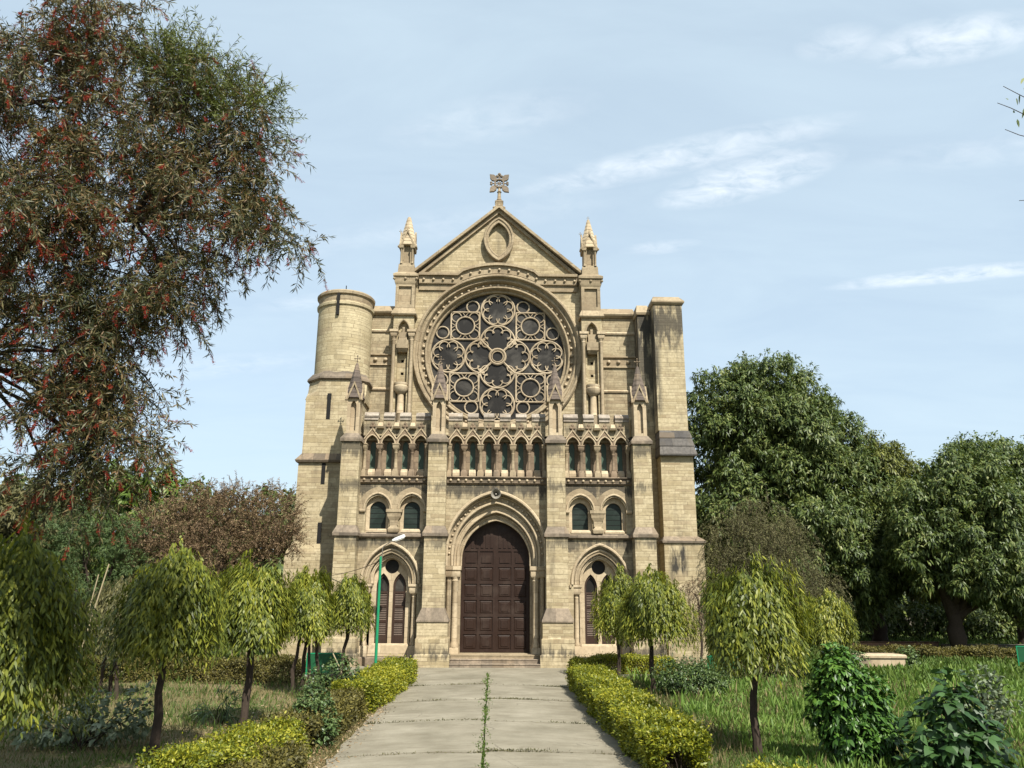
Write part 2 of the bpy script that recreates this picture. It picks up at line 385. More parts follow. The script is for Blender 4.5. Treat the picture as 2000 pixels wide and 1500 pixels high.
# ------------------------------------------------------------ the cathedral (local frame: x from the axis, y back from the buttress fronts, z up)
CH = empty('cathedral', (CX0, CY0, 0), 'cream stone gothic cathedral front with a round rose window, arched brown door and pinnacles', 'cathedral')
YN, YT, YR = .75, 2.15, 3.75       # faces of the porch wall, the towers and the gable wall
def P(name, mb, m, parent=None, loc=None): return mb.build(name, M[m], parent or CH, loc)

BALL = {}
def balls(pts, r, parent, m='pale'):
    for p in pts:
        if (r, m) not in BALL:
            o = P('ball_ornament', MB().ball((0, 0, 0), r, 10, 6), m, parent); BALL[(r, m)] = o; o.location = p
        else: copy_of(BALL[(r, m)], parent, p)
BUT = 5.37; BIN = 2.18             # buttress axes

def build_buttress():
    a = MB().loft([(-.2, -.62, .62, 0, 1.0), (.40, -.62, .62, 0, 1.0), (.45, -.57, .57, .04, 1.0), (.93, -.57, .57, .04, 1.0), (.98, -.53, .53, .08, 1.0), (1.5, -.53, .53, .08, 1.0)])
    a.loft([(1.97, -.385, .385, .17, 1.0), (4.43, -.385, .385, .17, 1.0)])
    a.loft([(4.8, -.335, .335, .22, 1.1), (7.85, -.335, .335, .22, 1.1)])
    o = P('buttress', a, 'ashlar')
    P('weathering', MB().loft([(1.5, -.56, .56, .04, 1.0), (1.55, -.56, .56, .04, 1.0), (1.97, -.385, .385, .17, 1.0)]), 'weather', o)
    P('weathering', MB().loft([(4.43, -.45, .45, .10, 1.0), (4.53, -.46, .46, .09, 1.0), (4.8, -.335, .335, .22, 1.0)]), 'weather', o)
    P('weathering', MB().loft([(7.85, -.39, .39, .15, 1.15), (7.95, -.40, .40, .14, 1.15), (8.17, -.255, .255, .29, 1.15)]), 'weather', o)
    return o
def gablet(mb, axis, s, hw, z0, z1, off, th=.07):
    """a little steep gable on one face: axis 'y' faces front/back, 'x' faces the sides"""
    for q in (-1, 1):
        a0, a1 = (q*hw, z0), (0, z1)
        d = Vector((a1[0]-a0[0], a1[1]-a0[1])).normalized(); n = Vector((-d.y, d.x))*(-q)
        pts = [a0, a1, (a1[0], a1[1]-.12), (a0[0]-q*.055, a0[1]-.05)]
        b = MB().plate(pts, (), 0, th)
        for v in b.v: pass
        vs = [((v[0], s*(off)+(v[1] if s > 0 else -v[1]), v[2]) if axis == 'y' else (s*off+(v[1] if s > 0 else -v[1]), v[0], v[2])) for v in b.v]
        mb.add(vs, b.f)
def spire(mb, z0, z1, r0, r1, n, k=8, rot=math.pi/8):
    """stepped stone spire: each course overhangs the one above"""
    for i in range(n):
        t0, t1 = i/n, (i+1)/n
        ra = r0+(r1-r0)*t0; rb = r0+(r1-r0)*t1
        h0, h1 = z0+(z1-z0)*t0, z0+(z1-z0)*t1
        mb.lathe(0, 0, [(ra*.93, h0-.02), (ra*1.04, h0), (ra*1.04, h0+.025), (rb*1.0, h1+.005)], k, False, rot)
def trefoil_cross(mb, z, s):
    mb.lathe(0, 0, [(.018*s, z), (.016*s, z+.13*s), (.04*s, z+.14*s), (.02*s, z+.17*s)], 8)
    c = z+.26*s
    mb.tube([(0, 0, z+.12*s), (0, 0, c+.12*s)], .017*s, 6)
    mb.tube([(-.1*s, 0, c), (.1*s, 0, c)], .017*s, 6)
    for p in ((-.11*s, 0, c), (.11*s, 0, c), (0, 0, c+.13*s)): mb.ball(p, .036*s, 8, 5)
    mb.ball((0, 0, c), .03*s, 8, 5)
def build_pinnacle():
    """porch pinnacle: panelled shaft, four gablets, stepped spire and cross"""
    a = MB(); w = .235; y0 = .31
    nz = arch_hole(0, .105, 8.27, 9.2, 9.42, 6)
    a.plate([(-w, 8.17), (w, 8.17), (w, 9.62), (0, 9.95), (-w, 9.62)], [nz], y0, y0+.08)
    a.plate([(-w, 8.17), (w, 8.17), (w, 9.62), (0, 9.95), (-w, 9.62)], (), y0+.14, y0+.47)
    a.box(-w, w, y0+.081, y0+.139, 8.17, 8.26); a.box(-w, -.12, y0+.081, y0+.139, 8.26, 9.6); a.box(.12, w, y0+.081, y0+.139, 8.26, 9.6)
    o = P('pinnacle', a, 'pale')
    b = MB()
    sp = MB(); spire(sp, 9.52, 10.92, .37, .045, 7)
    yc = y0+.235
    b.add([(v[0], v[1]+yc, v[2]) for v in sp.v], sp.f)
    P('spire', b, 'spire', o)
    g = MB()
    for s in (-1, 1): gablet(g, 'y', s, .285, 9.47, 10.15, .245)
    for s in (-1, 1): gablet(g, 'x', s, .285, 9.47, 10.15, .245)
    for sx in (-1, 1):
        for sy in (-1, 1): g.ball((sx*.29, sy*.27, 9.45), .05, 8, 5)
    P('gablet', MB().add([(v[0], v[1]+yc, v[2]) for v in g.v], g.f), 'trim', o)
    f = MB(); trefoil_cross(f, 10.9, .85)
    P('finial', MB().add([(v[0], v[1]+yc, v[2]) for v in f.v], f.f, True), 'dark', o)
    return o
def build_church():
    # --- porch wall, three bays, with its openings
    holes = [arch_hole(0, 1.80, -.19, 3.92, 6.0, 18)]
    for s in (-1, 1):
        holes.append(arch_hole(s*3.79, .98, .30, 2.88, 4.1, 16))
        for x in (3.11, 4.36): holes.append(arch_hole(s*x, .43, 4.60, 5.44, 5.93, 12))
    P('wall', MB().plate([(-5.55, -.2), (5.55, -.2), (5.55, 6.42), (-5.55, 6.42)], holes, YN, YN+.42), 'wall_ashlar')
    # parapet wall above the arcade, with crenels
    def parapet(x0, x1, gaps):
        top = [(x0, 8.2), (x0, 8.93)]
        for g in gaps: top += [(g-.10, 8.93), (g-.10, 8.66), (g+.10, 8.66), (g+.10, 8.93)]
        top += [(x1, 8.93), (x1, 8.2)]
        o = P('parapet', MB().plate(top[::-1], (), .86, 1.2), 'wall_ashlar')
        e = [x0]+[q for g in gaps for q in (g-.10, g+.10)]+[x1]
        for i in range(0, len(e), 2):
            c = MB().loft([(8.90, e[i], e[i+1], .80, 1.26), (8.95, e[i], e[i+1], .78, 1.28), (9.06, e[i]+.0, e[i+1], .90, 1.16), (9.12, e[i], e[i+1], .96, 1.1)])
            c.box(e[i], e[i+1], .825, .86, 8.80, 8.90)
            P('coping', c, 'coping', o)
        for g in gaps:       # water spouts below each gap
            sp = MB().loft([(8.46, g-.13, g+.13, .70, .86), (8.53, g-.13, g+.13, .66, .86)])
            sp.loft([(8.53, g-.10, g+.10, .71, .86), (8.70, g-.075, g+.075, .80, .90)])
            P('water_spout', sp, 'pale', o)
        return o
    for s in (-1, 1): parapet(*sorted((s*2.53, s*5.03)), sorted(s*g for g in (3.18, 3.79, 4.40)))
    parapet(-1.84, 1.84, [-1.22, -.61, 0, .61, 1.22])
    P('coping', MB().box(-5.5, 5.5, 1.2, 3.7, 8.2, 8.3), 'slate')               # porch roof behind the parapet
    for s in (-1, 1):
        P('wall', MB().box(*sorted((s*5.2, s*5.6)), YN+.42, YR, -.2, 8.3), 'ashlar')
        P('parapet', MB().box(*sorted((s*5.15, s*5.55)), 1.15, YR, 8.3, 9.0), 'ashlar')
    # --- arcade: recessed wall with green lancets, arches, gablets, colonnettes
    def arcade(xs):
        xs = sorted(xs); x0, x1 = xs[0]-.305, xs[-1]+.305
        o = P('arcade_wall', MB().plate([(x0, 6.6), (x1, 6.6), (x1, 8.3), (x0, 8.3)], [arch_hole(x, .10, 6.98, 7.86, 8.05, 5) for x in xs], 1.2, 1.4), 'trim_dark')
        for x in xs:
            P('lancet_glass', MB().plate(arch_hole(x, .115, 6.96, 7.86, 8.07, 5), (), 1.25, 1.27), 'green_glass', o)
            sl = MB().loft([(6.62, x-.13, x+.13, 1.02, 1.2), (6.84, x-.13, x+.13, 1.02, 1.2), (6.97, x-.12, x+.12, 1.12, 1.2)])
            P('sill', sl, 'pale', o)
        tops = []
        for x in xs: tops += [(x-.305, 8.05), (x, 8.46)]
        outer = [(x0, 7.88)]+tops+[(x1, 8.05), (x1, 7.88)]
        for x in reversed(xs): outer += arch(x, .235, 7.88, 8.2, 8)[::-1]
        aa = P('arcade_arch', MB().plate(outer, (), .84, 1.05), 'trim_dark')
        for x in xs:
            h = MB()
            h.tube([(p[0], .83, p[1]) for p in arch(x, .252, 7.88, 8.22, 8)], .026, 6)
            for q in (-1, 1):
                h.tube([(x+q*.305, .83, 8.06), (x, .83, 8.47)], .03, 5, smooth=False)
            P('arch_moulding', h, 'pale', aa)
        for x in xs:
            fi = MB()
            fi.tube([(x, .84, 8.44), (x, .84, 8.62)], .025, 6)
            for dx, dz in ((-.06, 8.56), (.06, 8.56), (0, 8.66)): fi.ball((x+dx, .84, dz), .055, 7, 5, (1, .6, 1.15))
            P('gablet_finial', fi, 'trim_dark', aa)
        for i in range(len(xs)+1):
            x = x0 + .61*i
            half = i in (0, len(xs))
            xx = x+(.06 if i == 0 else -.06 if half else 0); w = .075 if half else .115
            c = MB()
            c.loft([(6.62, xx-w, xx+w, .72, 1.0), (6.82, xx-w, xx+w, .72, 1.0), (6.87, xx-w*.8, xx+w*.8, .75, .97), (6.92, xx-w*.75, xx+w*.75, .77, .95)])
            c.lathe(xx, .86, [(.078, 6.92), (.085, 6.95), (.062, 7.0), (.058, 7.52), (.07, 7.54), (.058, 7.57), (.10, 7.68)], 12)
            c.loft([(7.66, xx-w*.7, xx+w*.7, .78, .96), (7.74, xx-w, xx+w, .73, 1.02), (7.82, xx-w, xx+w, .73, 1.02), (7.84, xx-w*1.12, xx+w*1.12, .71, 1.05), (7.885, xx-w*1.12, xx+w*1.12, .71, 1.05)])
            P('colonnette', c, 'trim_dark' if i % 2 else 'trim', o)
    for s in (-1, 1): arcade([s*x for x in (2.87, 3.48, 4.09, 4.70)])
    arcade([-1.525, -.915, -.305, .305, .915, 1.525])
    # wall between arches and parapet
    for x0, x1 in ((-5.03, -2.53), (-1.84, 1.84), (2.53, 5.03)):
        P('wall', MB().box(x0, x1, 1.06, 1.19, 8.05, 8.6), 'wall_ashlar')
    # ball string course
        k = int(round((x1-x0)/.28)); st = MB()
        st.loft([(6.36, x0, x1, .72, 1.3), (6.42, x0, x1, .66, 1.3), (6.44, x0, x1, .69, 1.3), (6.58, x0, x1, .66, 1.3), (6.62, x0, x1, .60, 1.3), (6.65, x0, x1, .62, 1.3)])
        o = P('string_course', st, 'dark')
        balls([(x0+(i+.5)*(x1-x0)/k, .665, 6.51) for i in range(k)], .05, o)
    for x0, x1 in ((-5.0, -2.56), (2.56, 5.0)):
        P('string_course', MB().loft([(4.38, x0, x1, .70, .9), (4.44, x0, x1, .63, .9), (4.52, x0, x1, .62, .9), (4.58, x0, x1, .74, .9)]), 'weather')
    # --- paired windows
    for s in (-1, 1):
        for x in (3.11, 4.36):
            cx = s*x
            o = P('window', MB().plate(arch_hole(cx, .435, 4.59, 5.44, 5.935, 12), [arch_hole(cx, .30, 4.73, 5.42, 5.735, 10)], .93, 1.12), 'pale')
            P('glass', MB().plate(arch_hole(cx, .31, 4.72, 5.42, 5.745, 10), (), 1.03, 1.05), 'window_glass', o)
            P('sill', MB().loft([(4.60, cx-.36, cx+.36, .72, .93), (4.66, cx-.36, cx+.36, .72, .93), (4.73, cx-.32, cx+.32, .86, .93)]), 'pale', o)
            bars = MB()
            for k in range(1, 5): bars.box(cx-.30, cx+.30, 1.02, 1.03, 4.73+k*.19, 4.742+k*.19)
            P('glazing_bar', bars, 'void', o)
            h = MB(); h.tube([(p[0], .735, p[1]) for p in arch(cx, .50, 5.45, 6.02, 12)], .038, 7)
            P('hood_moulding', h, 'pale', o)
            vs = MB()
            pts_o, pts_i = arch(cx, .72, 5.42, 6.25, 8), arch(cx, .54, 5.45, 6.06, 8)
            lim = (2.57, 3.735) if x < 3.7 else (3.735, 5.0)
            cl = lambda p: (s*min(max(s*p[0], lim[0]), lim[1]), p[1])
            vs.plate([cl(p) for p in pts_o]+[cl(p) for p in pts_i[::-1]], (), .742, .752)
            P('voussoir_band', vs, 'trim', o)
        c = s*3.735
        pr = MB().loft([(4.58, c-.17, c+.17, .60, .9), (4.62, c-.19, c+.19, .58, .9), (4.72, c-.2, c+.2, .57, .9), (4.8, c-.13, c+.13, .62, .9), (4.84, c-.11, c+.11, .64, .9)])
        pr.loft([(4.84, c-.15, c+.15, .69, .9), (5.02, c-.15, c+.15, .69, .9), (5.16, c-.24, c+.24, .64, .9), (5.28, c-.25, c+.25, .63, .9), (5.32, c-.29, c+.29, .60, .9), (5.43, c-.29, c+.29, .60, .9)])
        P('window_pier', pr, 'trim')
        for a0, a1 in ((2.56, 2.70), (4.79, 5.0)):
            P('impost', MB().loft([(5.33, *sorted((s*a0, s*a1)), .68, .8), (5.37, *sorted((s*a0, s*a1)), .66, .8), (5.45, *sorted((s*a0, s*a1)), .66, .8)]), 'pale')
        # --- lower side window: stepped arch, tympanum with oculus, two shuttered lancets
        cx = s*3.79
        o = P('side_window', MB().plate(arch_hole(cx, .72, .40, 2.85, 3.80, 16), [arch_hole(cx-.3, .235, .72, 2.68, 3.16, 10), arch_hole(cx+.3, .235, .72, 2.68, 3.16, 10), circ(cx, 3.40, .255, 28)], 1.22, 1.42), 'pale')
        P('arch_order', MB().plate(band(cx, .985, .78, 2.88, 4.11, 3.88, 16, 2.79), (), .86, 1.2), 'trim', o)
        P('arch_order', MB().plate(band(cx, .80, .63, 2.95, 3.88, 3.70, 16, 2.79), (), 1.02, 1.222), 'pale', o)
        h = MB(); h.tube([(p[0], .73, p[1]) for p in [(cx-1.03, 2.79)]+arch(cx, 1.03, 2.88, 4.2, 16)+[(cx+1.03, 2.79)]], .055, 7)
        h.tube([(p[0], .85, p[1]) for p in [(cx-.9, 2.79)]+arch(cx, .90, 2.88, 4.0, 16)+[(cx+.9, 2.79)]], .04, 7); h.tube([(p[0], 1.0, p[1]) for p in [(cx-.71, 2.79)]+arch(cx, .71, 2.93, 3.79, 16)+[(cx+.71, 2.79)]], .035, 7)
        P('hood_moulding', h, 'pale', o)
        P('glass', MB().plate(circ(cx, 3.40, .27, 28), (), 1.34, 1.36), 'rose_glass', o)
        for q in (-1, 1):
            lx = cx+q*.3
            fr = MB().plate(arch_hole(lx, .24, .70, 2.68, 3.17, 10), [arch_hole(lx, .165, 2.52, 2.70, 3.05, 6)]+[[(lx-.15, z0), (lx+.15, z0), (lx+.15, z1), (lx-.15, z1)] for z0, z1 in ((1.0, 1.42), (1.52, 1.94), (2.04, 2.44))], 1.30, 1.35)
            f = P('shutter', fr, 'shutter', o)
            sl = MB()
            for z0, z1 in ((1.0, 1.42), (1.52, 1.94), (2.04, 2.44)):
                for k in range(7):
                    z = z0+(k+.5)*(z1-z0)/7
                    sl.add([(lx-.155, 1.30, z-.026), (lx+.155, 1.30, z-.026), (lx+.155, 1.345, z+.022), (lx-.155, 1.345, z+.022), (lx-.155, 1.308, z-.034), (lx+.155, 1.308, z-.034), (lx+.155, 1.352, z+.014), (lx-.155, 1.352, z+.014)],
                           [(0, 1, 2, 3), (7, 6, 5, 4), (0, 4, 5, 1), (1, 5, 6, 2), (2, 6, 7, 3), (3, 7, 4, 0)])
            b = P('louvre', sl, 'louvre', f)
            P('pane', MB().plate(arch_hole(lx, .2, 2.48, 2.70, 3.09, 6), (), 1.355, 1.365), 'rose_glass', f)
            P('backing', MB().box(lx-.22, lx+.22, 1.37, 1.38, .8, 2.5), 'void', f)
            # flanking columns
            kx = cx+q*.86
            c = MB().loft([(.30, kx-.14, kx+.14, .80, 1.2), (.62, kx-.14, kx+.14, .80, 1.2), (.66, kx-.11, kx+.11, .83, 1.15)])
            c.lathe(kx, .98, [(.105, .66), (.115, .72), (.085, .80), (.08, 2.3), (.095, 2.33), (.085, 2.36), (.125, 2.46)], 14)
            c.loft([(2.44, kx-.12, kx+.12, .84, 1.2), (2.50, kx-.16, kx+.16, .80, 1.2), (2.66, kx-.16, kx+.16, .80, 1.2), (2.69, kx-.2, kx+.2, .76, 1.2), (2.78, kx-.2, kx+.2, .76, 1.2)])
            P('column', c, 'pale', o)
        for q in (-1, 1): P('impost', MB().box(*sorted((cx+q*1.05, cx+q*1.12)), .70, .9, 2.68, 2.785), 'trim', o)
        P('sill', MB().loft([(.30, cx-.72, cx+.72, 1.0, 1.3), (.66, cx-.70, cx+.70, 1.05, 1.3), (.72, cx-.66, cx+.66, 1.2, 1.3)]), 'pale', o)
        P('plinth', MB().loft([(-.2, *sorted((s*2.7, s*4.86)), .56, .9), (.24, *sorted((s*2.7, s*4.86)), .56, .9), (.30, *sorted((s*2.7, s*4.86)), .62, .9)]), 'dark')
    # --- main doorway
    o = P('door_arch', MB().plate(band2(1.80, 1.60, 6.0, 5.74), (), .95, 1.5), 'trim')
    P('arch_order', MB().plate(band2(1.62, 1.42, 5.77, 5.40), (), 1.10, 1.6), 'pale', o)
    P('arch_order', MB().plate(band2(1.44, 1.27, 5.43, 5.10), (), 1.28, 1.7), 'trim', o)
    h = MB()
    for hw, ap, y, r in ((1.84, 6.10, .73, .065), (1.79, 5.97, .93, .035), (1.60, 5.72, .94, .05), (1.51, 5.57, 1.09, .03), (1.41, 5.40, 1.10, .045), (1.36, 5.27, 1.27, .03), (1.28, 5.11, 1.28, .04)):
        h.tube([(p[0], y, p[1]) for p in arch2(hw, ap, 20)], r, 7)
    P('arch_moulding', h, 'pale', o)
    balls([(p[0], .935, p[1]) for p in arch(0, 1.70, dsp(1.70), 5.87, 13)], .046, o)
    for q in (-1, 1):
        for kx, ky, r in ((1.46, 1.02, .11), (1.70, .86, .065)):
            c = MB()
            x0, x1 = q*kx-r*1.5, q*kx+r*1.5
            c.loft([(.02, x0, x1, ky-.16, 1.5), (.55, x0, x1, ky-.16, 1.5), (.60, x0+.02, x1-.02, ky-.13, 1.5)])
            c.lathe(q*kx, ky, [(r*1.4, .60), (r*1.45, .68), (r*1.1, .78), (r, .82), (r, 2.86), (r*1.2, 2.9), (r, 2.94), (r*1.35, 3.05)], 14)
            c.loft([(3.03, x0, x1, ky-.13, 1.5), (3.10, x0-.02, x1+.02, ky-.17, 1.5), (3.24, x0-.02, x1+.02, ky-.17, 1.5), (3.28, x0-.05, x1+.05, ky-.21, 1.5), (3.42, x0-.05, x1+.05, ky-.21, 1.5)])
            P('column', c, 'pale' if r > .1 else 'trim', o)
    # door leaves: stiles, panels, upper vertical boards
    d = P('door', MB().plate(arch_hole(0, 1.32, .39, 3.64, 5.16, 18), (), 1.62, 1.70), 'door')
    for q in (-1, 1):
        lf = MB()
        for x in (.045, .63, 1.215): lf.box(*sorted((q*(x-.045), q*(x+.045))), 1.585, 1.62, .40, 4.05)
        zs = [.40, 1.02, 1.63, 2.22, 2.80, 3.40, 3.98]
        for z in zs: lf.box(*sorted((q*.09, q*1.17)), 1.59, 1.62, z, z+.09)
        P('door_leaf', lf, 'door', d)
        pn = MB()
        for i in range(6):
            for a0, a1 in ((.09, .585), (.675, 1.17)):
                x0, x1 = sorted((q*a0, q*a1)); z0, z1 = zs[i]+.09, zs[i+1]
                if i == 5:
                    pn.plate([(x0+.06, z0+.07), (x1-.06, z0+.07), (x1-.06, z1-.2), ((x0+x1)/2, z1-.05), (x0+.06, z1-.2)], (), 1.595, 1.62); continue
                for k, (m, yf) in enumerate(((.03, 1.606), (.085, 1.592))):
                    vs = [(x0+m, 1.622, z0+m), (x1-m, 1.622, z0+m), (x1-m, 1.622, z1-m), (x0+m, 1.622, z1-m)]
                    mm = m+.035
                    vs += [(x0+mm, yf-.006, z0+mm), (x1-mm, yf-.006, z0+mm), (x1-mm, yf-.006, z1-mm), (x0+mm, yf-.006, z1-mm)]
                    pn.add(vs, [(0, 1, 5, 4), (1, 2, 6, 5), (2, 3, 7, 6), (3, 0, 4, 7), (4, 5, 6, 7), (3, 2, 1, 0)])
        P('door_panel', pn, 'door', d)
        tb = MB()
        for x, ztop in ((.09, 4.98), (.26, 4.88), (.44, 4.74), (.62, 4.58), (.80, 4.4)):
            tb.box(*sorted((q*(x+.02), q*(x+.12))), 1.60, 1.62, 4.1, ztop-.05)
        P('door_board', tb, 'door', d)
    for i, (z0, z1, y0) in enumerate(((-.1, .13, -.02), (.13, .26, .28), (.26, .385, .60))):
        P('step', MB().loft([(z0, -1.55, 1.55, y0+.02, 1.75), (z1-.03, -1.55, 1.55, y0+.02, 1.75), (z1-.025, -1.56, 1.56, y0, 1.75), (z1, -1.56, 1.56, y0+.01, 1.75)]), 'weather' if i < 2 else 'trim')
    # --- buttresses and their pinnacles
    first = build_buttress(); pin = build_pinnacle()
    first.location.x = -BUT; pin.location.x = -BUT
    for x in (-BIN, BIN, BUT):
        copy_tree(first, CH, (x, 0, 0)); copy_tree(pin, CH, (x, 0, 0))
    # --- gable wall with the rose window
    yr = YR
    P('gable', MB().plate([(-3.62, 8.2), (3.62, 8.2), (3.62, 15.95), (0, 19.05), (-3.62, 15.95)], [circ(0, 12.35, 3.6, 72)], yr, yr+.5), 'ashlar')
    cp = MB()
    for q in (-1, 1):
        d = Vector((3.62, 3.10)).normalized(); n = Vector((-d.y, d.x))
        a, t = Vector((-3.72, 15.92)), Vector((0, 19.12))
        f = lambda p: (p.x*(1 if q < 0 else -1), p.y)
        cp.plate([f(a), f(t), f(t+n*.0+Vector((0, .155))), f(a+n*.11)], (), yr-.30, yr+.75)
        b0, t0 = a+Vector((.12, -.02)), t+Vector((0, -.0))
        cp.plate([f(b0-n*.13), f(t0-Vector((0, .19))), f(t0), f(b0)], (), yr-.13, yr+.1)
    P('gable_coping', cp, 'trim')
    def vesica(hw, hh): 
        r = (hw*hw+hh*hh)/(2*hw); L = []
        a = math.asin(hh/r)
        for i in range(17): t = -a+2*a*i/16; L.append((r*math.cos(t)-(r-hw), 17.6+r*math.sin(t)))
        return L+[(-x, z) for x, z in reversed(L[1:-1])]
    vv = MB().plate(vesica(.66, 1.06), [vesica(.5, .82)], yr-.24, yr+.05)
    vv.tube([(x, yr-.23, z) for x, z in vesica(.62, 1.0)], .06, 7, True); vv.tube([(x, yr-.21, z) for x, z in vesica(.50, .83)], .045, 7, True)
    P('vesica_panel', vv, 'trim')
    # cornice that arches over the rose
    def crn(dz):
        L = [(-3.45, 15.55+dz), (-1.75, 15.55+dz)]
        r = 3.70+dz; a = math.acos(1.55/r)
        for i in range(13): t = math.pi-a+(2*a-math.pi)*i/12; L.append((r*math.cos(t), 12.35+r*math.sin(t)))
        return L+[(1.75, 15.55+dz), (3.45, 15.55+dz)]
    cr = MB().plate(crn(.30)+crn(-.05)[::-1], (), yr-.16, yr+.02); cr.plate(crn(.42)+crn(.30)[::-1], (), yr-.28, yr+.02)
    cr.plate([(-3.45, 15.22), (-2.1, 15.22), (-1.72, 15.5), (-3.45, 15.5)], (), yr-.07, yr+.02); cr.plate([(3.45, 15.22), (2.1, 15.22), (1.72, 15.5), (3.45, 15.5)], (), yr-.07, yr+.02)
    o = P('cornice', cr, 'trim')
    bp = []
    pl = crn(.12)
    seg = []
    for i in range(len(pl)-1): seg.append((pl[i], pl[i+1], math.dist(pl[i], pl[i+1])))
    nxt = .2
    for a, c, l in seg:
        while nxt < l: bp.append((a[0]+(c[0]-a[0])*nxt/l, yr-.2, a[1]+(c[1]-a[1])*nxt/l)); nxt += .425
        nxt -= l
    balls(bp, .058, o)
    # rose: moulded rings, balls, tracery, glass
    rz = 12.35
    rm = MB()
    rm.ring_y(0, rz, [(3.64, yr+.1), (3.64, yr-.12), (3.58, yr-.16), (3.50, yr-.15), (3.46, yr-.06), (3.42, yr-.02), (3.30, yr+.0), (3.28, yr+.06), (3.27, yr+.14), (3.10, yr+.17), (3.09, yr+.06), (3.05, yr+.04), (3.02, yr+.10), (2.98, yr+.20), (2.93, yr+.22), (2.90, yr+.32), (2.88, yr+.5), (3.64, yr+.5)], 96)
    for r, y, t in ((3.55, yr-.15, .07), (3.36, yr-.02, .05), (3.07, yr+.05, .05), (2.93, yr+.24, .05)):
        rm.tube([(r*math.cos(2*math.pi*k/96), y, rz+r*math.sin(2*math.pi*k/96)) for k in range(96)], t, 7, True)
    o = P('rose_window', rm, 'trim')
    b = MB()
    for k in range(60):
        t = 2*math.pi*k/60; b.ball((3.19*math.cos(t), yr+.11, rz+3.19*math.sin(t)), .065, 8, 6)
    P('ball_ornament', b, 'pale', o)['kind'] = 'stuff'
    U = .00437; ty = yr+.36
    tr = MB()
    def ring(ux, uz, ur, tw=.038, a0=0, a1=360, y=ty):
        full = a1-a0 >= 360; n = max(10, int((a1-a0)/360*max(20, ur*.26)))
        pts = [(U*(ux+ur*math.cos(R(a0+(a1-a0)*k/n))), y, rz+U*(uz+ur*math.sin(R(a0+(a1-a0)*k/n)))) for k in range(n if full else n+1)]
        tr.tube(pts, tw, 6, full)
    def bar(x0, z0, x1, z1, tw=.045): tr.tube([(U*x0, ty, rz+U*z0), (U*x1, ty, rz+U*z1)], tw, 6)
    def foil(ux, uz, ur, n, fr, rot=0, skip=()):
        for k in range(n):
            if k in skip: continue
            t = R(rot+360*k/n); cx, cz = ux+(ur-fr)*math.cos(t), uz+(ur-fr)*math.sin(t)
            ring(cx, cz, fr, .024, math.degrees(t)-118, math.degrees(t)+118, ty-.01)
    ring(0, 0, 78, .055); ring(0, 0, 56, .028)
    for a in (45, 135, 225, 315): bar(76*math.cos(R(a)), 76*math.sin(R(a)), 244*math.cos(R(a)), 244*math.sin(R(a)), .05)
    for k in range(4):
        a = 90*k; ca, sa = math.cos(R(a)), math.sin(R(a))
        ring(148*ca, 148*sa, 172, .040, a-98, a+98)
        for j in range(5):
            t = R(a-92+46*j); fr = 50; cx, cz = 148*ca+(160-fr)*math.cos(t), 148*sa+(160-fr)*math.sin(t)
            ring(cx, cz, fr, .024, math.degrees(t)-112, math.degrees(t)+112, ty-.01)
        ring(487*ca, 487*sa, 167, .043); foil(487*ca, 487*sa, 155, 8, 52, 22.5)
    for sx in (-1, 1):
        for sz in (-1, 1):
            cx, cz, h = sx*325, sz*318, 142
            for a in ((-h, -h, h, -h), (h, -h, h, h), (h, h, -h, h), (-h, h, -h, -h)): bar(cx+a[0], cz+a[1], cx+a[2], cz+a[3], .038)
            ring(cx, cz, 92, .036)
            for dx in (-1, 1):
                for dz in (-1, 1): ring(cx+dx*88, cz+dz*88, 48, .02, math.degrees(math.atan2(dz, dx))-125, math.degrees(math.atan2(dz, dx))+125, ty-.01)
            for dx, dz in ((1, 0), (-1, 0), (0, 1), (0, -1)):
                for q in (-1, 1):
                    p0 = (cx+dx*98-dz*0, cz+dz*98); p1 = (cx+dx*138+q*28*dz, cz+dz*138+q*28*dx)
                    bar(*p0, *p1, .016)
            ring(sx*252, sz*518, 62, .034); ring(sx*548, sz*243, 62, .034)
            bar(sx*183, sz*460, sx*183, sz*176, .04); bar(sx*467, sz*176, sx*183, sz*176, .04)
            bar(sx*467, sz*460, sx*467, sz*478, .038)
    tb = P('tracery', tr, 'tracery', o)
    P('glass', MB().plate(circ(0, rz, 3.2, 64), (), yr+.40, yr+.42), 'rose_glass', o)
    # --- cross on the gable
    c = MB().loft([(19.05, -.2, .2, yr-.2, yr+.2), (19.45, -.16, .16, yr-.16, yr+.16), (19.5, -.19, .19, yr-.19, yr+.19), (19.56, -.13, .13, yr-.13, yr+.13)])
    c.lathe(0, yr, [(.11, 19.56), (.13, 19.62), (.085, 19.7), (.07, 19.98), (.11, 20.02), (.06, 20.08), (.05, 20.3)], 10)
    for q in (-1, 1): c.ball((q*.22, yr-.1, 19.2), .07, 8, 6)
    c.ball((0, yr-.22, 19.25), .07, 8, 6)
    o = P('gable_cross', c, 'trim')
    h = MB(); zc = 20.46
    h.ring_y(0, zc, [(.235, yr-.07), (.17, yr-.07), (.17, yr+.07), (.235, yr+.07)], 28)
    for a in (0, 45, 90, 135): h.tube([(-.18*math.cos(R(a)), yr, zc-.18*math.sin(R(a))), (.18*math.cos(R(a)), yr, zc+.18*math.sin(R(a)))], .022, 6)
    for a in (45, 135, 225, 315):
        d = Vector((math.cos(R(a)), math.sin(R(a)))); n = Vector((-d.y, d.x))
        L = [d*.2-n*.05, d*.34-n*.135, d*.47-n*.12, d*.62, d*.47+n*.12, d*.34+n*.135, d*.2+n*.05]
        h.plate([(p.x, zc+p.y) for p in L], (), yr-.055, yr+.055)
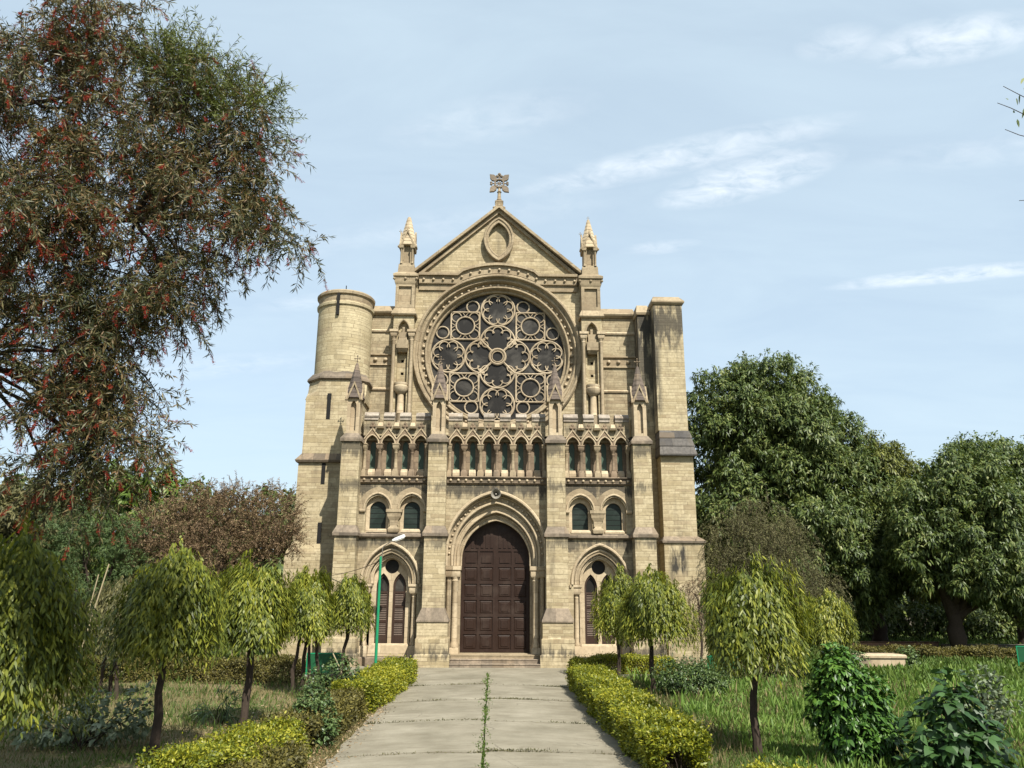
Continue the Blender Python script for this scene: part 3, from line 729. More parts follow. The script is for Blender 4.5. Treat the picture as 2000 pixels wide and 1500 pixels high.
    for dx, dz in ((-.33, 0), (.33, 0)): h.tube([(dx*.6, yr, zc), (dx, yr, zc)], .03, 6); h.ball((dx*1.12, yr, zc+.045), .06, 8, 6); h.ball((dx*1.12, yr, zc-.045), .06, 8, 6)
    h.tube([(0, yr, zc+.2), (0, yr, zc+.36)], .04, 6)
    for p in ((-.09, zc+.36), (.09, zc+.36), (0, zc+.46)): h.ball((p[0], yr, p[1]), .075, 8, 6)
    P('cross_head', h, 'weather', o)
    # --- side walls with strings, the pilasters and tall pinnacles
    for s in (-1, 1):
        xa, xb = sorted((s*3.62, s*6.9))
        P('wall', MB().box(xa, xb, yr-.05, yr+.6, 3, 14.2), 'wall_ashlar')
        x0, x1 = sorted((s*4.42, s*(5.9 if s > 0 else 6.2)))
        P('coping', MB().loft([(14.02, x0, x1, yr-.12, yr+.6), (14.1, x0, x1, yr-.22, yr+.6), (14.16, x0, x1, yr-.25, yr+.6), (14.52, x0, x1, yr+.12, yr+.6)]), 'trim')
        bd = P('string_course', MB().loft([(11.78, x0, x1, yr-.13, yr), (11.84, x0, x1, yr-.09, yr), (12.18, x0, x1, yr-.09, yr), (12.22, x0, x1, yr-.17, yr), (12.28, x0, x1, yr-.15, yr)]), 'trim')
        balls([(s*(4.75+.42*i), yr-.12, 12.02) for i in range(3)], .085, bd)
        for z in (13.26, 10.68): P('string_course', MB().loft([(z, x0, x1, yr-.1, yr), (z+.06, x0, x1, yr-.13, yr), (z+.13, x0, x1, yr-.06, yr)]), 'pale')
        cx = s*4.0
        pl = MB().plate([(cx-.43, 8.3), (cx+.43, 8.3), (cx+.43, 13.86), (cx-.43, 13.86)], [arch_hole(cx, .22, 9.0, 13.28, 13.62, 8)]
                        , yr-.5, yr-.3)
        pl.plate([(cx-.43, 8.3), (cx+.43, 8.3), (cx+.43, 13.86), (cx-.43, 13.86)], [[(cx-.06, z-.06), (cx+.06, z-.06), (cx+.06, z+.06), (cx-.06, z+.06)] for z in (11.9, 11.35)], yr-.3, yr-.05)
        o = P('pilaster', pl, 'tower_ashlar')
        P('putlog_hole', MB().box(cx-.08, cx+.08, yr-.2, yr-.15, 11.2, 12.05), 'void', o)
        h = MB(); h.tube([(p[0], yr-.51, p[1]) for p in arch(cx, .27, 13.2, 13.68, 10)], .04, 7)
        h.box(cx-.05, cx+.05, yr-.42, yr-.3, 13.1, 13.38)
        h.loft([(12.36, cx-.24, cx+.24, yr-.72, yr-.3), (12.72, cx-.24, cx+.24, yr-.72, yr-.3), (12.74, cx-.17, cx+.17, yr-.6, yr-.3), (13.1, cx-.17, cx+.17, yr-.58, yr-.3)])
        h.loft([(12.22, cx-.18, cx+.18, yr-.6, yr-.3), (12.36, cx-.22, cx+.22, yr-.70, yr-.3)])
        P('niche_corbel', h, 'trim', o)
        k = MB()
        for q in (-1, 1):
            kx = cx+q*.37
            k.lathe(kx, yr-.56, [(.075, 8.6)]+[(.075, 12.72), (.09, 12.75), (.075, 12.78), (.12, 12.92)], 10)
            k.loft([(12.90, kx-.11, kx+.11, yr-.68, yr-.45), (12.98, kx-.14, kx+.14, yr-.71, yr-.45), (13.06, kx-.14, kx+.14, yr-.71, yr-.45), (13.08, kx-.18, kx+.18, yr-.75, yr-.45), (13.18, kx-.18, kx+.18, yr-.75, yr-.45)])
        P('shaft', k, 'pale', o)
        k = MB().lathe(cx, yr-.5, [(.15, 8.4), (.15, 9.55), (.17, 9.58), (.14, 9.62), (.13, 10.40), (.16, 10.42), (.30, 10.58), (.31, 10.72), (.27, 10.76), (.29, 10.82), (.29, 10.88), (.05, 10.9)], 18)
        P('round_corbel', k, 'pale', o)
        # pedestal and pinnacle
        pd = MB().loft([(13.86, cx-.50, cx+.50, yr-.60, yr+.4), (13.92, cx-.53, cx+.53, yr-.64, yr+.4), (13.97, cx-.52, cx+.52, yr-.63, yr+.4), (14.2, cx-.43, cx+.43, yr-.5, yr+.4)])
        pd.plate([(cx-.41, 14.2), (cx+.41, 14.2), (cx+.41, 15.3), (cx-.41, 15.3)], [[(cx-.28, 14.38), (cx+.28, 14.38), (cx+.28, 15.22), (cx-.28, 15.22)]], yr-.47, yr-.38)
        pd.box(cx-.41, cx+.41, yr-.379, yr+.38, 14.2, 15.3)
        pd.loft([(15.3, cx-.41, cx+.41, yr-.47, yr+.38), (15.42, cx-.47, cx+.47, yr-.53, yr+.4), (15.62, cx-.48, cx+.48, yr-.54, yr+.4), (15.66, cx-.53, cx+.53, yr-.60, yr+.45), (15.76, cx-.53, cx+.53, yr-.60, yr+.45), (15.90, cx-.36, cx+.36, yr-.42, yr+.3), (16.28, cx-.34, cx+.34, yr-.40, yr+.28), (16.30, cx-.3, cx+.3, yr-.36, yr+.24)])
        for q in (-.48, 0, .48): pd.ball((cx+q, yr-.55, 15.54), .06, 8, 6)
        o = P('tall_pinnacle', pd, 'trim')
        a = MB(); w = .27; yc = yr-.06
        a.plate([(cx-w, 16.3), (cx+w, 16.3), (cx+w, 17.25), (cx, 17.75), (cx-w, 17.25)], [arch_hole(cx, .135, 16.34, 17.08, 17.35, 7)], yc-.3, yc-.2)
        a.plate([(cx-w, 16.3), (cx+w, 16.3), (cx+w, 17.25), (cx, 17.75), (cx-w, 17.25)], (), yc-.18, yc+.28)
        for sx in (-1, 1):
            a.lathe(cx+sx*.24, yc-.33, [(.06, 16.3), (.045, 16.38), (.045, 16.95), (.085, 17.05), (.09, 17.12)], 8)
            a.loft([(17.02, cx+sx*.25-.09, cx+sx*.25+.09, yc-.42, yc+.3), (17.14, cx+sx*.25-.10, cx+sx*.25+.10, yc-.44, yc+.3)])
        P('pinnacle_shaft', a, 'trim', o)
        g = MB()
        for ss in (-1, 1): gablet(g, 'y', ss, .35, 17.14, 17.95, .28); gablet(g, 'x', ss, .35, 17.14, 17.95, .28)
        for sx in (-1, 1): trefoil = MB(); trefoil_cross(trefoil, 17.86, .5); g.add([(v[0]+(-.36 if sx < 0 else 0), v[1]-(.3 if sx > 0 else 0), v[2]) for v in trefoil.v], trefoil.f, True)
        for sx in (-1, 1): g.ball((sx*.36, -.3, 17.12), .07, 8, 5)
        P('gablet', MB().add([(v[0]+cx, v[1]+yc, v[2]) for v in g.v], g.f), 'trim', o)
        sp = MB(); spire(sp, 17.2, 18.6 if s < 0 else 18.68, .42, .09 if s < 0 else .05, 8)
        if s < 0: sp.ball((0, 0, 18.6), .09, 8, 5)
        else: trefoil_cross(sp, 18.66, .45)
        P('spire', MB().add([(v[0]+cx, v[1]+yc, v[2]) for v in sp.v], sp.f), 'pale', o)
    # --- round stair turret, left
    ty0 = YT; tcx, tcy = -6.5, YT+1.25
    sq = lambda z, h, c: [(-h, z), ]
    t = MB().loft([(-.2, -7.95, -5.3, ty0-.12, ty0+3), (3.9, -7.95, -5.3, ty0-.12, ty0+3), (4.3, -7.72, -5.3, ty0, ty0+3), (7.36, -7.72, -5.3, ty0, ty0+3)])
    t.loft([(7.7, -7.62, -5.3, ty0+.03, ty0+3), (9.9, -7.62, -5.4, ty0+.03, ty0+2.4)])
    # upper stage: corners cut back to an octagon
    def octa(z, h, c): return [(tcx-h, tcy-h+c, z), (tcx-h+c, tcy-h, z), (tcx+h-c, tcy-h, z), (tcx+h, tcy-h+c, z), (tcx+h, tcy+h-c, z), (tcx+h-c, tcy+h, z), (tcx-h+c, tcy+h, z), (tcx-h, tcy+h-c, z)]
    def octloft(mb, secs, smooth=False):
        vs, fs = [], []
        for q in secs: vs += octa(*q)
        m = len(secs)
        for i in range(m-1):
            for k in range(8): fs.append((8*i+k, 8*i+(k+1) % 8, 8*i+8+(k+1) % 8, 8*i+8+k))
        fs += [tuple(range(7, -1, -1)), tuple(range(8*m-8, 8*m))]
        mb.add(vs, fs, smooth)
    octloft(t, [(9.9, 1.17, .03), (10.25, 1.17, .42), (10.72, 1.17, .58)])
    o = P('turret', t, 'tower_ashlar')
    sk = MB(); octloft(sk, [(10.72, 1.19, .59), (10.78, 1.27, .64), (10.86, 1.26, .64), (11.12, 1.10, .64)])
    P('turret_skirt', sk, 'weather', o)
    cy = MB().lathe(tcx, tcy, [(1.13, 11.0), (1.13, 13.95), (1.19, 14.0), (1.20, 14.1), (1.13, 14.16)], 40)
    P('round_stage', cy, 'turret_ashlar', o)
    P('turret_cap', MB().lathe(tcx, tcy, [(1.12, 14.1), (1.14, 14.42), (1.21, 14.47), (1.22, 14.56), (1.15, 14.64), (.2, 14.72)], 40), 'trim', o)
    P('weathering', MB().loft([(7.36, -7.80, -5.3, ty0-.10, ty0+3), (7.44, -7.84, -5.3, ty0-.14, ty0+3), (7.72, -7.62, -5.3, ty0+.03, ty0+3)]), 'dark', o)
    for (x, z0, z1, yy) in ((-6.7, 9.1, 10.15, ty0+.02), (-6.73, 6.52, 7.34, ty0-.01), (-6.73, 3.9, 5.05, ty0-.01)):
        P('slit_window', MB().box(x-.075, x+.075, yy-.006, yy+.1, z0, z1), 'void', o)
    P('slit_window', MB().box(tcx-.155, tcx-.045, tcy-1.225, tcy-.9, 13.5, 14.44), 'void', o)
    P('lightning_rod', MB().tube([(tcx+.05, tcy-.5, 14.6), (tcx+.05, tcy-.5, 15.05)], .02, 6), 'void', o)
    # --- square tower, right
    w = MB().loft([(-.2, 6.42, 7.95, YT-.18, YT+3), (4.36, 6.42, 7.95, YT-.18, YT+3)])
    w.loft([(4.6, 6.47, 7.76, YT, YT+3), (7.74, 6.47, 7.76, YT, YT+3)])
    w.loft([(8.78, 6.45, 7.64, YT+.06, YT+3), (14.2, 6.45, 7.64, YT+.06, YT+3)])
    o = P('tower', w, 'tower_ashlar')
    P('weathering', MB().loft([(4.36, 6.36, 8.02, YT-.24, YT+3), (4.44, 6.35, 8.03, YT-.25, YT+3), (4.62, 6.47, 7.78, YT-.0, YT+3)]), 'weather', o)
    dk = MB()
    for i in range(3):
        z = 7.74+.345*i; q = .065*i
        dk.loft([(z, 6.42+q*.3, 7.88-q, YT-.20+q*1.3, YT+3), (z+.06, 6.41+q*.3, 7.89-q, YT-.21+q*1.3, YT+3), (z+.345, 6.44+q*.3, 7.80-q, YT-.12+q*1.3, YT+3)])
    P('weathering', dk, 'slate', o)
    P('tower_cap', MB().loft([(14.12, 6.42, 7.68, YT+.02, YT+3), (14.2, 6.38, 7.74, YT-.04, YT+3), (14.26, 6.38, 7.74, YT-.04, YT+3), (14.58, 6.52, 7.6, YT+.35, YT+3)]), 'trim', o)
    P('pilaster', MB().loft([(3, 5.9, 6.46, YT+.75, YR), (13.9, 5.9, 6.46, YT+.75, YR)]), 'tower_ashlar')
    P('coping', MB().loft([(13.9, 5.86, 6.42, YT+.68, YR+.6), (14.0, 5.84, 6.42, YT+.66, YR+.6), (14.5, 5.98, 6.42, YT+1.2, YR+.6)]), 'trim')
    # --- nave behind
    P('nave_wall', MB().box(-5.6, 5.6, YR+.61, 42, -.2, 11), 'ashlar')
    rf = MB().add([(-5.9, YR+.62, 11), (5.9, YR+.62, 11), (0, YR+.62, 17.2), (-5.9, 42, 11), (5.9, 42, 11), (0, 42, 17.2)], [(0, 1, 2), (5, 4, 3), (0, 2, 5, 3), (2, 1, 4, 5), (1, 0, 3, 4)])
    P('nave_roof', rf, 'slate')
build_church()

# horn loudspeaker above the door arch
def horn():
    o = empty('horn_loudspeaker', (CX0-.02, CY0+.70, 5.98), 'grey metal horn loudspeaker fixed above the point of the big door arch', 'loudspeaker')
    def turn(prof):
        m = MB().lathe(0, 0, prof, 24); q = MB()
        q.add([(v[0], -v[2], v[1]) for v in m.v], m.f, True); return q
    m1 = plain('grey_enamel', (.22, .20, .165), .5, .4); m2 = plain('dark_metal', (.05, .045, .04), .5, .4)
    t = turn([(.03, .02), (.05, .08), (.09, .18), (.175, .33), (.185, .335), (.18, .345), (.165, .335), (.085, .2), (.04, .1)]); t.build('bell', m1, o)
    turn([(.07, -.10), (.075, -.05), (.07, .03), (.03, .05)]).build('driver', m2, o)
    turn([(.02, .12), (.035, .2), (.03, .25), (.01, .26)]).build('centre_cone', m1, o)
    MB().tube([(0, .05, .0), (0, .05, .22), (0, -.02, .25)], .018, 6).box(-.06, .06, .03, .07, .18, .26).build('bracket', m2, o)
horn()

# ------------------------------------------------------------ leaves, crowns, trunks
def fast_mesh(name, V, quads=None, tris=None, smooth=False):
    me = bpy.data.meshes.new(name)
    V = np.asarray(V, np.float32).reshape(-1, 3); me.vertices.add(len(V)); me.vertices.foreach_set('co', V.ravel())
    q = np.zeros((0, 4), np.int32) if quads is None else np.asarray(quads, np.int32).reshape(-1, 4)
    t = np.zeros((0, 3), np.int32) if tris is None else np.asarray(tris, np.int32).reshape(-1, 3)
    loops = np.concatenate([q.ravel(), t.ravel()]).astype(np.int32)
    starts = np.concatenate([np.arange(len(q))*4, len(q)*4+np.arange(len(t))*3]).astype(np.int32)
    me.loops.add(len(loops)); me.loops.foreach_set('vertex_index', loops)
    me.polygons.add(len(starts)); me.polygons.foreach_set('loop_start', starts)
    try: me.polygons.foreach_set('loop_total', np.concatenate([np.full(len(q), 4), np.full(len(t), 3)]).astype(np.int32))
    except Exception: pass
    me.update(calc_edges=True); me.validate()
    return me
def unit(a): return a/np.maximum(np.linalg.norm(a, axis=-1, keepdims=True), 1e-9)
def rdir(rg, n): return unit(rg.normal(size=(n, 3)))
def leaves(P, D, L, W, rg, droop=.25, shape='lance', flat=None):
    """leaf blades: from P along D, length L, width W; each blade is folded over its length, bending down by droop"""
    n = len(P); D = unit(D); L = np.broadcast_to(L, n)[:, None]; W = np.broadcast_to(W, n)[:, None]
    N = rdir(rg, n) if flat is None else unit(flat+rdir(rg, n)*.55)
    Sd = unit(np.cross(D, N)); dn = np.array([0, 0, -1.])
    if shape == 'quad':
        m = P+D*L*.5+dn*L*droop*.2; t = P+D*L+dn*L*droop
        V = np.stack([P, m+Sd*W*.5, t, m-Sd*W*.5], 1); q = (np.arange(n)*4)[:, None]+np.arange(4)
        return V.reshape(-1, 3), q, np.zeros((0, 3), int)
    a = .3 if shape == 'lance' else .38
    m1 = P+D*L*a+dn*L*droop*.1; m2 = P+D*L*.68+dn*L*droop*.42; t = P+D*L*.98+dn*L*droop
    w2 = .78 if shape == 'lance' else .62
    V = np.stack([P, m1+Sd*W*.5, m1-Sd*W*.5, m2+Sd*W*.5*w2, m2-Sd*W*.5*w2, t], 1)
    b = (np.arange(n)*6)[:, None]
    q = b+np.array([1, 3, 4, 2]); tr = np.concatenate([b+np.array([0, 1, 2]), b+np.array([3, 5, 4])])
    return V.reshape(-1, 3), q, tr
def join(parts):
    V, Q, T, o = [], [], [], 0
    for v, q, t in parts:
        V.append(v); Q.append(q+o); T.append(t+o); o += len(v)
    return np.concatenate(V), np.concatenate(Q), np.concatenate(T)
def leaf_obj(name, parts, m, parent=None, loc=None):
    V, Q, T = join(parts); o = new_obj(name, fast_mesh(name, V, Q, T), M[m], parent)
    if loc is not None: o.location = loc
    return o
def bend(a, b, sag, n=6, rg=None, wob=0):
    a, b = Vector(a), Vector(b); L = []
    for i in range(n+1):
        t = i/n; p = a.lerp(b, t)+Vector((0, 0, sag*4*t*(1-t)))
        if rg is not None and 0 < i < n: p += Vector(rg.normal(size=3)*wob)
        L.append(p)
    return L
def trunk(mb, pts, r0, r1, sides=8, rg=None):
    n = len(pts); rad = [r0+(r1-r0)*i/(n-1) for i in range(n)]
    if rg is not None: rad = [r*(1+.12*rg.normal()) for r in rad]
    rad[0] *= 1.25; mb.tube(pts, rad, sides)

# --- weeping mast trees clipped to round heads: strands of long wavy leaves hanging from a dome
def ashoka_crown(rg, r, h, shoots, leaf_l=.106):
    """dome of radius r and height h, its skirt at z = 0"""
    parts = []
    n = shoots
    # shoots start over the dome and inside it, arch outwards and hang
    u = rg.random(n)*1.32-.32; az = rg.random(n)*2*np.pi; k = rg.random(n)**.3
    el = np.arcsin(np.sign(u)*np.abs(u)**.85)
    f1, f2 = rg.random(2)*6; f3 = rg.random()*6; lump = 1+.15*np.sin(2*az+f1+3*u)+.12*np.sin(5*az+f2+5*u)+.13*np.sin(az+f3)
    base = np.stack([np.cos(az)*np.cos(el)*r*k*lump*.95, np.sin(az)*np.cos(el)*r*k*lump*.95, h*.46+np.sin(el)*h*.50*k*lump], 1)
    out = np.stack([np.cos(az), np.sin(az), np.zeros(n)], 1)
    up = .03+.09*rg.random(n)**2; m = 10; ln = (.10+.13*rg.random(n)+.07*np.clip(1-np.abs(u), 0, 1))*h
    for j in range(m):
        t = (j+rg.random(n))/m
        p = base+out*(np.sin(t*1.9)*.10*r)[:, None]+np.array([0, 0, 1])*(up*h*np.sin(t*2.9)-ln*t**1.6)[:, None]+rg.normal(size=(n, 3))*.02
        d = out*.25+rdir(rg, n)*.52+np.array([0, 0, -.8])
        parts.append(leaves(p, d, leaf_l*(.5+1.0*rg.random(n)), leaf_l*.27*(.7+.6*rg.random(n)), rg, .14, 'lance', out*1.1+np.array([0, 0, .5])))
    return parts
def ashoka(loc, r, h, z0, label, seed, m='ashoka', lean=(0, 0), stems=1, shoots=420, tr=.065):
    rg = np.random.default_rng(seed)
    o = empty('ashoka_tree', loc, label, 'tree', 'round headed weeping trees along the path')
    mb = MB()
    for s in range(stems):
        q = Vector(((s-(stems-1)/2)*.22, (s % 2)*.2, 0))
        top = Vector((lean[0], lean[1], z0+h*.55))+q*.4
        trunk(mb, bend(q+Vector((0, 0, -.1)), top, 0, 7, rg, .018), tr, tr*.6, 9, rg)
    mb.build('trunk', M['bark'], o)
    br = MB()
    for k in range(9):
        a = 2*math.pi*k/9+rg.random(); tp = (lean[0]+math.cos(a)*r*.65, lean[1]+math.sin(a)*r*.65, z0+h*(.45+.4*rg.random()))
        br.tube(bend((lean[0]*.8, lean[1]*.8, z0+h*.25), tp, .06, 4, rg, .015), [.028, .022, .017, .012, .008], 5)
    br.build('branch', M['bark'], o)
    c = leaf_obj('crown', ashoka_crown(rg, r, h, int(shoots*3.5)), m, o, (lean[0], lean[1], z0)); return o
for a in [
    ((-5.98, 10.2, 0), .98, 2.55, .66, 'big round headed weeping tree in deep shade at the left edge of the photo', 11, 'ashoka', (0, 0), 1, 760, .07),
    ((-5.38, 13.73, 0), .80, 2.0, 1.12, 'round headed weeping tree with a bare leaning trunk, second from the left edge', 12, 'ashoka', (-.06, .1), 1, 500, .075),
    ((-4.66, 15.95, 0), .74, 1.85, 1.20, 'dense round headed weeping tree with a dark straight trunk, third from the left edge', 13, 'ashoka', (.06, 0), 1, 460, .075),
    ((-4.72, 21.2, 0), .66, 2.0, 1.06, 'weeping tree on several thin stems left of the green board', 14, 'ashoka', (0, 0), 4, 420, .05),
    ((-4.42, 24.4, 0), .66, 1.85, 1.12, 'small weeping tree with a slanting trunk right of the green board beside the lamp post', 15, 'ashoka', (.2, 0), 1, 380, .07),
    ((3.88, 25.2, 0), .72, 2.1, .95, 'weeping tree in front of the right side window, partly behind its twin', 16, 'ashoka', (0, 0), 1, 430, .065),
    ((4.24, 21.8, 0), .98, 2.15, .92, 'wide weeping tree in front of the right outer buttress, nearer of the pair', 17, 'ashoka', (0, 0), 1, 560, .07),
    ((4.30, 13.6, 0), .84, 1.85, 1.14, 'tall round headed weeping tree on a thin bare trunk beside the right hedge', 18, 'ashoka', (0, 0), 1, 540, .07),
    ((10.0, 24.3, 0), .80, 1.75, .75, 'bright green weeping tree at the foot of the big dark tree', 19, 'ashoka', (0, 0), 1, 420, .06),
    ((-9.3, 20.5, 0), .85, 1.9, .8, 'brownish weeping tree further left behind the leaning poles', 20, 'drygreen', (0, 0), 3, 380, .05)]:
    ashoka(*a)

# --- broad crowns made of clumps of drooping leaves
def clump_crown(rg, blobs, per, L, W, droop=.5, shape='lance', sub=26, leaf_per=7, inner=.25):
    parts = []
    for (c, rad) in blobs:
        c = np.array(c, float); rad = np.array(rad if hasattr(rad, '__len__') else (rad,)*3, float); rm = rad.mean()
        sd = rdir(rg, sub); sc = c+sd*rad*(.70+.22*rg.random((sub, 1))); sr = rm*(.22+.18*rg.random(sub))
        n = int(per*rm*rm)
        k = rg.integers(0, sub, n); d = unit(rdir(rg, n)+.35*sd[k]); q = rg.random(n)**.4
        pos = sc[k]+d*(sr[k]*q)[:, None]
        ni = int(n*inner); pi = c+rdir(rg, ni)*rad*(rg.random((ni, 1))**.5)*.8
        pos = np.concatenate([pos, pi]); out = unit(np.concatenate([d+sd[k]*.8, rdir(rg, ni)]))
        pos = np.repeat(pos, leaf_per, 0); out = np.repeat(out, leaf_per, 0); m = len(pos)
        dd = out*.55+rdir(rg, m)*.8+np.array([0, 0, -.25])
        pos = pos+rdir(rg, m)*L*.35
        parts.append(leaves(pos, dd, L*(.65+.7*rg.random(m)), W*(.7+.6*rg.random(m)), rg, droop, shape, out+np.array([0, 0, .8])))
    return parts
def big_tree(name, loc, blobs, label, m, seed, per, L, W, tr=.4, fork=2.2, group=None, bark='bark', **kw):
    rg = np.random.default_rng(seed)
    o = empty(name, loc, label, 'tree', group)
    mb = MB(); trunk(mb, bend((0, 0, -.2), (0, 0, fork), 0, 5, rg, tr*.12), tr, tr*.75, 10, rg)
    mb.build('trunk', M[bark], o)
    br = MB()
    for c, rad in blobs:
        trunk(br, bend((0, 0, fork-.2), c, .25, 6, rg, tr*.25), tr*.5, tr*.08, 7)
    br.build('limb', M[bark], o)
    leaf_obj('crown', clump_crown(rg, blobs, per, L, W, **kw), m, o); return o
# right: the tall dark tree beside the tower, then those further off
big_tree('broadleaf_tree', (14.2, 42, 0), [((-1.4, -.6, 12.5), 2.4), ((.8, -.6, 13.2), 2.4), ((2.6, .2, 12.0), 2.3), ((3.7, -.2, 9.9), 2.4), ((4.5, -.4, 7.6), 2.5), ((-1.8, -1.2, 9.6), 2.6), ((1.2, -1.6, 10.2), 2.9), ((1.4, -2.2, 7.2), 3.0),
         ((-1.5, -1.8, 6.4), 2.6), ((4.7, -.8, 5.2), 2.4), ((2.5, -2.4, 4.4), 2.6), ((-.4, -2.2, 3.4), 2.4), ((4.2, -1.4, 3.0), 2.0), ((1, 2, 9), 3.2)],
         'tallest dark green tree standing right beside the square tower', 'mango', 31, 300, .21, .072, .45, 2.4, 'big trees beyond the lawn', sub=44)
big_tree('broadleaf_tree', (20.3, 42.6, 0), [((.4, -.6, 9.2), 1.7), ((1.7, .2, 9.0), 1.5), ((-.8, -.6, 7.2), 1.8), ((1.2, -1.0, 6.6), 2.0), ((2.6, -.4, 7.4), 1.7), ((3.1, -.4, 5.6), 1.7), ((-.2, -1, 4.6), 1.8), ((1.6, -1.0, 3.8), 1.6), ((3.2, -.6, 3.8), 1.6)],
         'olive green tree with a thick trunk between the tallest tree and the right group', 'mango_olive', 32, 300, .20, .07, .42, 1.7, 'big trees beyond the lawn', sub=36)
big_tree('broadleaf_tree', (21.2, 37.0, 0), [((-.1, -.3, 7.7), 1.7), ((1.7, 0, 7.9), 1.8), ((-1.3, -.4, 6.2), 1.6), ((.8, -1, 6.0), 2.1), ((2.6, -.6, 6.2), 1.9), ((-1.4, -.8, 4.4), 1.6), ((1.4, -1.2, 4.0), 1.9), ((3.4, -.4, 4.2), 1.8), ((.2, -1.2, 3.4), 1.4), ((2.9, -.8, 2.6), 1.3)],
         'rounded dark tree with a thick black trunk near the right edge of the photo', 'mango', 33, 300, .20, .07, .42, 1.6, 'big trees beyond the lawn', sub=38)
big_tree('broadleaf_tree', (27.0, 41, 0), [((-.8, 0, 8.8), 2.2), ((1, 0, 8), 2.4), ((-1.4, -.6, 6.4), 2.1), ((.6, -1, 5.2), 2.2), ((-1.0, -1, 3.8), 1.9)],
         'dark tree cut by the right edge of the photo behind the rounded one', 'mango', 34, 260, .21, .075, .4, 1.8, 'big trees beyond the lawn', sub=36)
for i, (x, y, s, lb, mm) in enumerate([(24, 60, 1.25, 'far dark tree in the gap behind the olive tree trunk', 'mango'), (33, 58, 1.4, 'far dark tree behind the thick black trunk at the right', 'mango'), (14, 62, 1.5, 'far green tree hidden low behind the tallest tree', 'mango_olive')]):
    big_tree('broadleaf_tree', (x, y, 0), [((-1.6*s, 0, 4.6*s), 2.4*s), ((1.6*s, 0, 4.4*s), 2.5*s), ((0, -1, 2.6*s), 2.3*s), ((3.2*s, 0, 2.8*s), 1.9*s), ((-3.2*s, 0, 2.6*s), 1.9*s)], lb, mm, 36+i, 34, .6, .26, .4, 1.5, 'far trees along the boundary')
# left background
big_tree('broadleaf_tree', (-17.6, 31, 0), [((-1.6, 0, 5.4), 1.6), ((.2, 0, 5.2), 1.6), ((-1, -1, 3.4), 1.7), ((1, -.6, 3.2), 1.5), ((-2.6, -.4, 3.4), 1.6)],
         'dusty dark tree at the far left behind the shaded weeping tree', 'drygreen', 41, 130, .24, .09, .28, 1.4, 'trees behind the left lawn')
big_tree('broadleaf_tree', (-14.6, 32.5, 0), [((-.9, 0, 6.5), 1.3), ((.6, -.2, 6.4), 1.3), ((1.9, 0, 5.7), 1.3), ((-1.4, -.4, 5.0), 1.2), ((.4, -.6, 4.4), 1.4), ((2.0, -.2, 3.9), 1.3)],
         'bright lime green tree behind the bottlebrush branches on the left', 'lime', 42, 130, .26, .11, .25, 2.4, 'trees behind the left lawn', sub=22)
big_tree('broadleaf_tree', (-12.0, 30.5, 0), [((-.4, 0, 3.6), 1.2), ((.6, 0, 2.6), 1.3), ((-1.4, 0, 2.4), 1.3), ((-.4, -.4, 1.4), 1.2)],
         'dark bushy tree below the lime green tree on the left', 'mango', 43, 150, .24, .09, .2, 1.0, 'trees behind the left lawn')
big_tree('feathery_tree', (-13.2, 27.2, 0), [((-.8, 0, 4.7), (1.5, 1, .55)), ((.9, -.2, 4.3), (1.4, 1, .5)), ((-.3, -.4, 3.9), (1.5, 1, .5)), ((1.3, 0, 3.3), (1.2, 1, .6)), ((-1.3, 0, 3.3), (1.2, 1, .55)), ((.2, -.3, 2.7), (1.4, 1, .6)), ((1.0, -.3, 2.1), (1.2, 1, .6))],
         'feathery pale green acacia behind the leaning poles', 'feather', 44, 340, .11, .022, .16, 1.6, 'trees behind the left lawn', sub=30, leaf_per=9, droop=.2)
for i, (x, y, s, lb) in enumerate([(-25, 46, 1.3, 'far dark tree filling the left edge of the photo'), (-15, 50, 1.25, 'far dark tree behind the lime green tree'), (-9.5, 48, 1.05, 'far dark tree low beside the round turret')]):
    big_tree('broadleaf_tree', (x, y, 0), [((-1.6*s, 0, 4.6*s), 2.4*s), ((1.6*s, 0, 4.4*s), 2.5*s), ((0, -1, 2.6*s), 2.3*s), ((3.2*s, 0, 2.8*s), 1.9*s), ((-3.2*s, 0, 2.6*s), 1.9*s)], lb, 'mango', 46+i, 34, .55, .22, .35, 1.5, 'far trees along the boundary')

# --- trees of thin hanging or spiky twigs (bottlebrush, tamarisk)
def twigs(rg, C, rad, n, length, per, L, W, down=.8, up_bias=0, curl=.6, stem=None, spread=.5):
    """n twigs starting inside the ellipsoid, each carrying per narrow leaves around its stem"""
    C = np.array(C, float); rad = np.array(rad if hasattr(rad, '__len__') else (rad,)*3, float)
    d0 = rdir(rg, n); st = C+d0*rad*(rg.random((n, 1))**.45)
    d = unit(d0*.55+rdir(rg, n)*spread+np.array([0, 0, up_bias])); ln = length*(.6+.8*rg.random(n)); parts = []
    cur = st.copy(); prev = None; path = [st]
    seg = max(4, per//5)
    for j in range(seg):
        d = unit(d+np.array([0, 0, -down*curl/seg*2])+rdir(rg, n)*.10); nx = cur+d*(ln/seg)[:, None]
        k = per//seg
        t = rg.random((n, k, 1)); p = (cur[:, None]*(1-t)+nx[:, None]*t).reshape(-1, 3); dd = np.repeat(d, k, 0)
        parts.append(leaves(p, dd*.62+rdir(rg, n*k)*.75, L*(.6+.7*rg.random(n*k)), W*(.8+.5*rg.random(n*k)), rg, .12, 'quad'))
        cur = nx; path.append(nx)
    if stem is not None:
        pa = np.stack(path, 1)
        for i in range(n): stem.append(pa[i])
    return parts, path
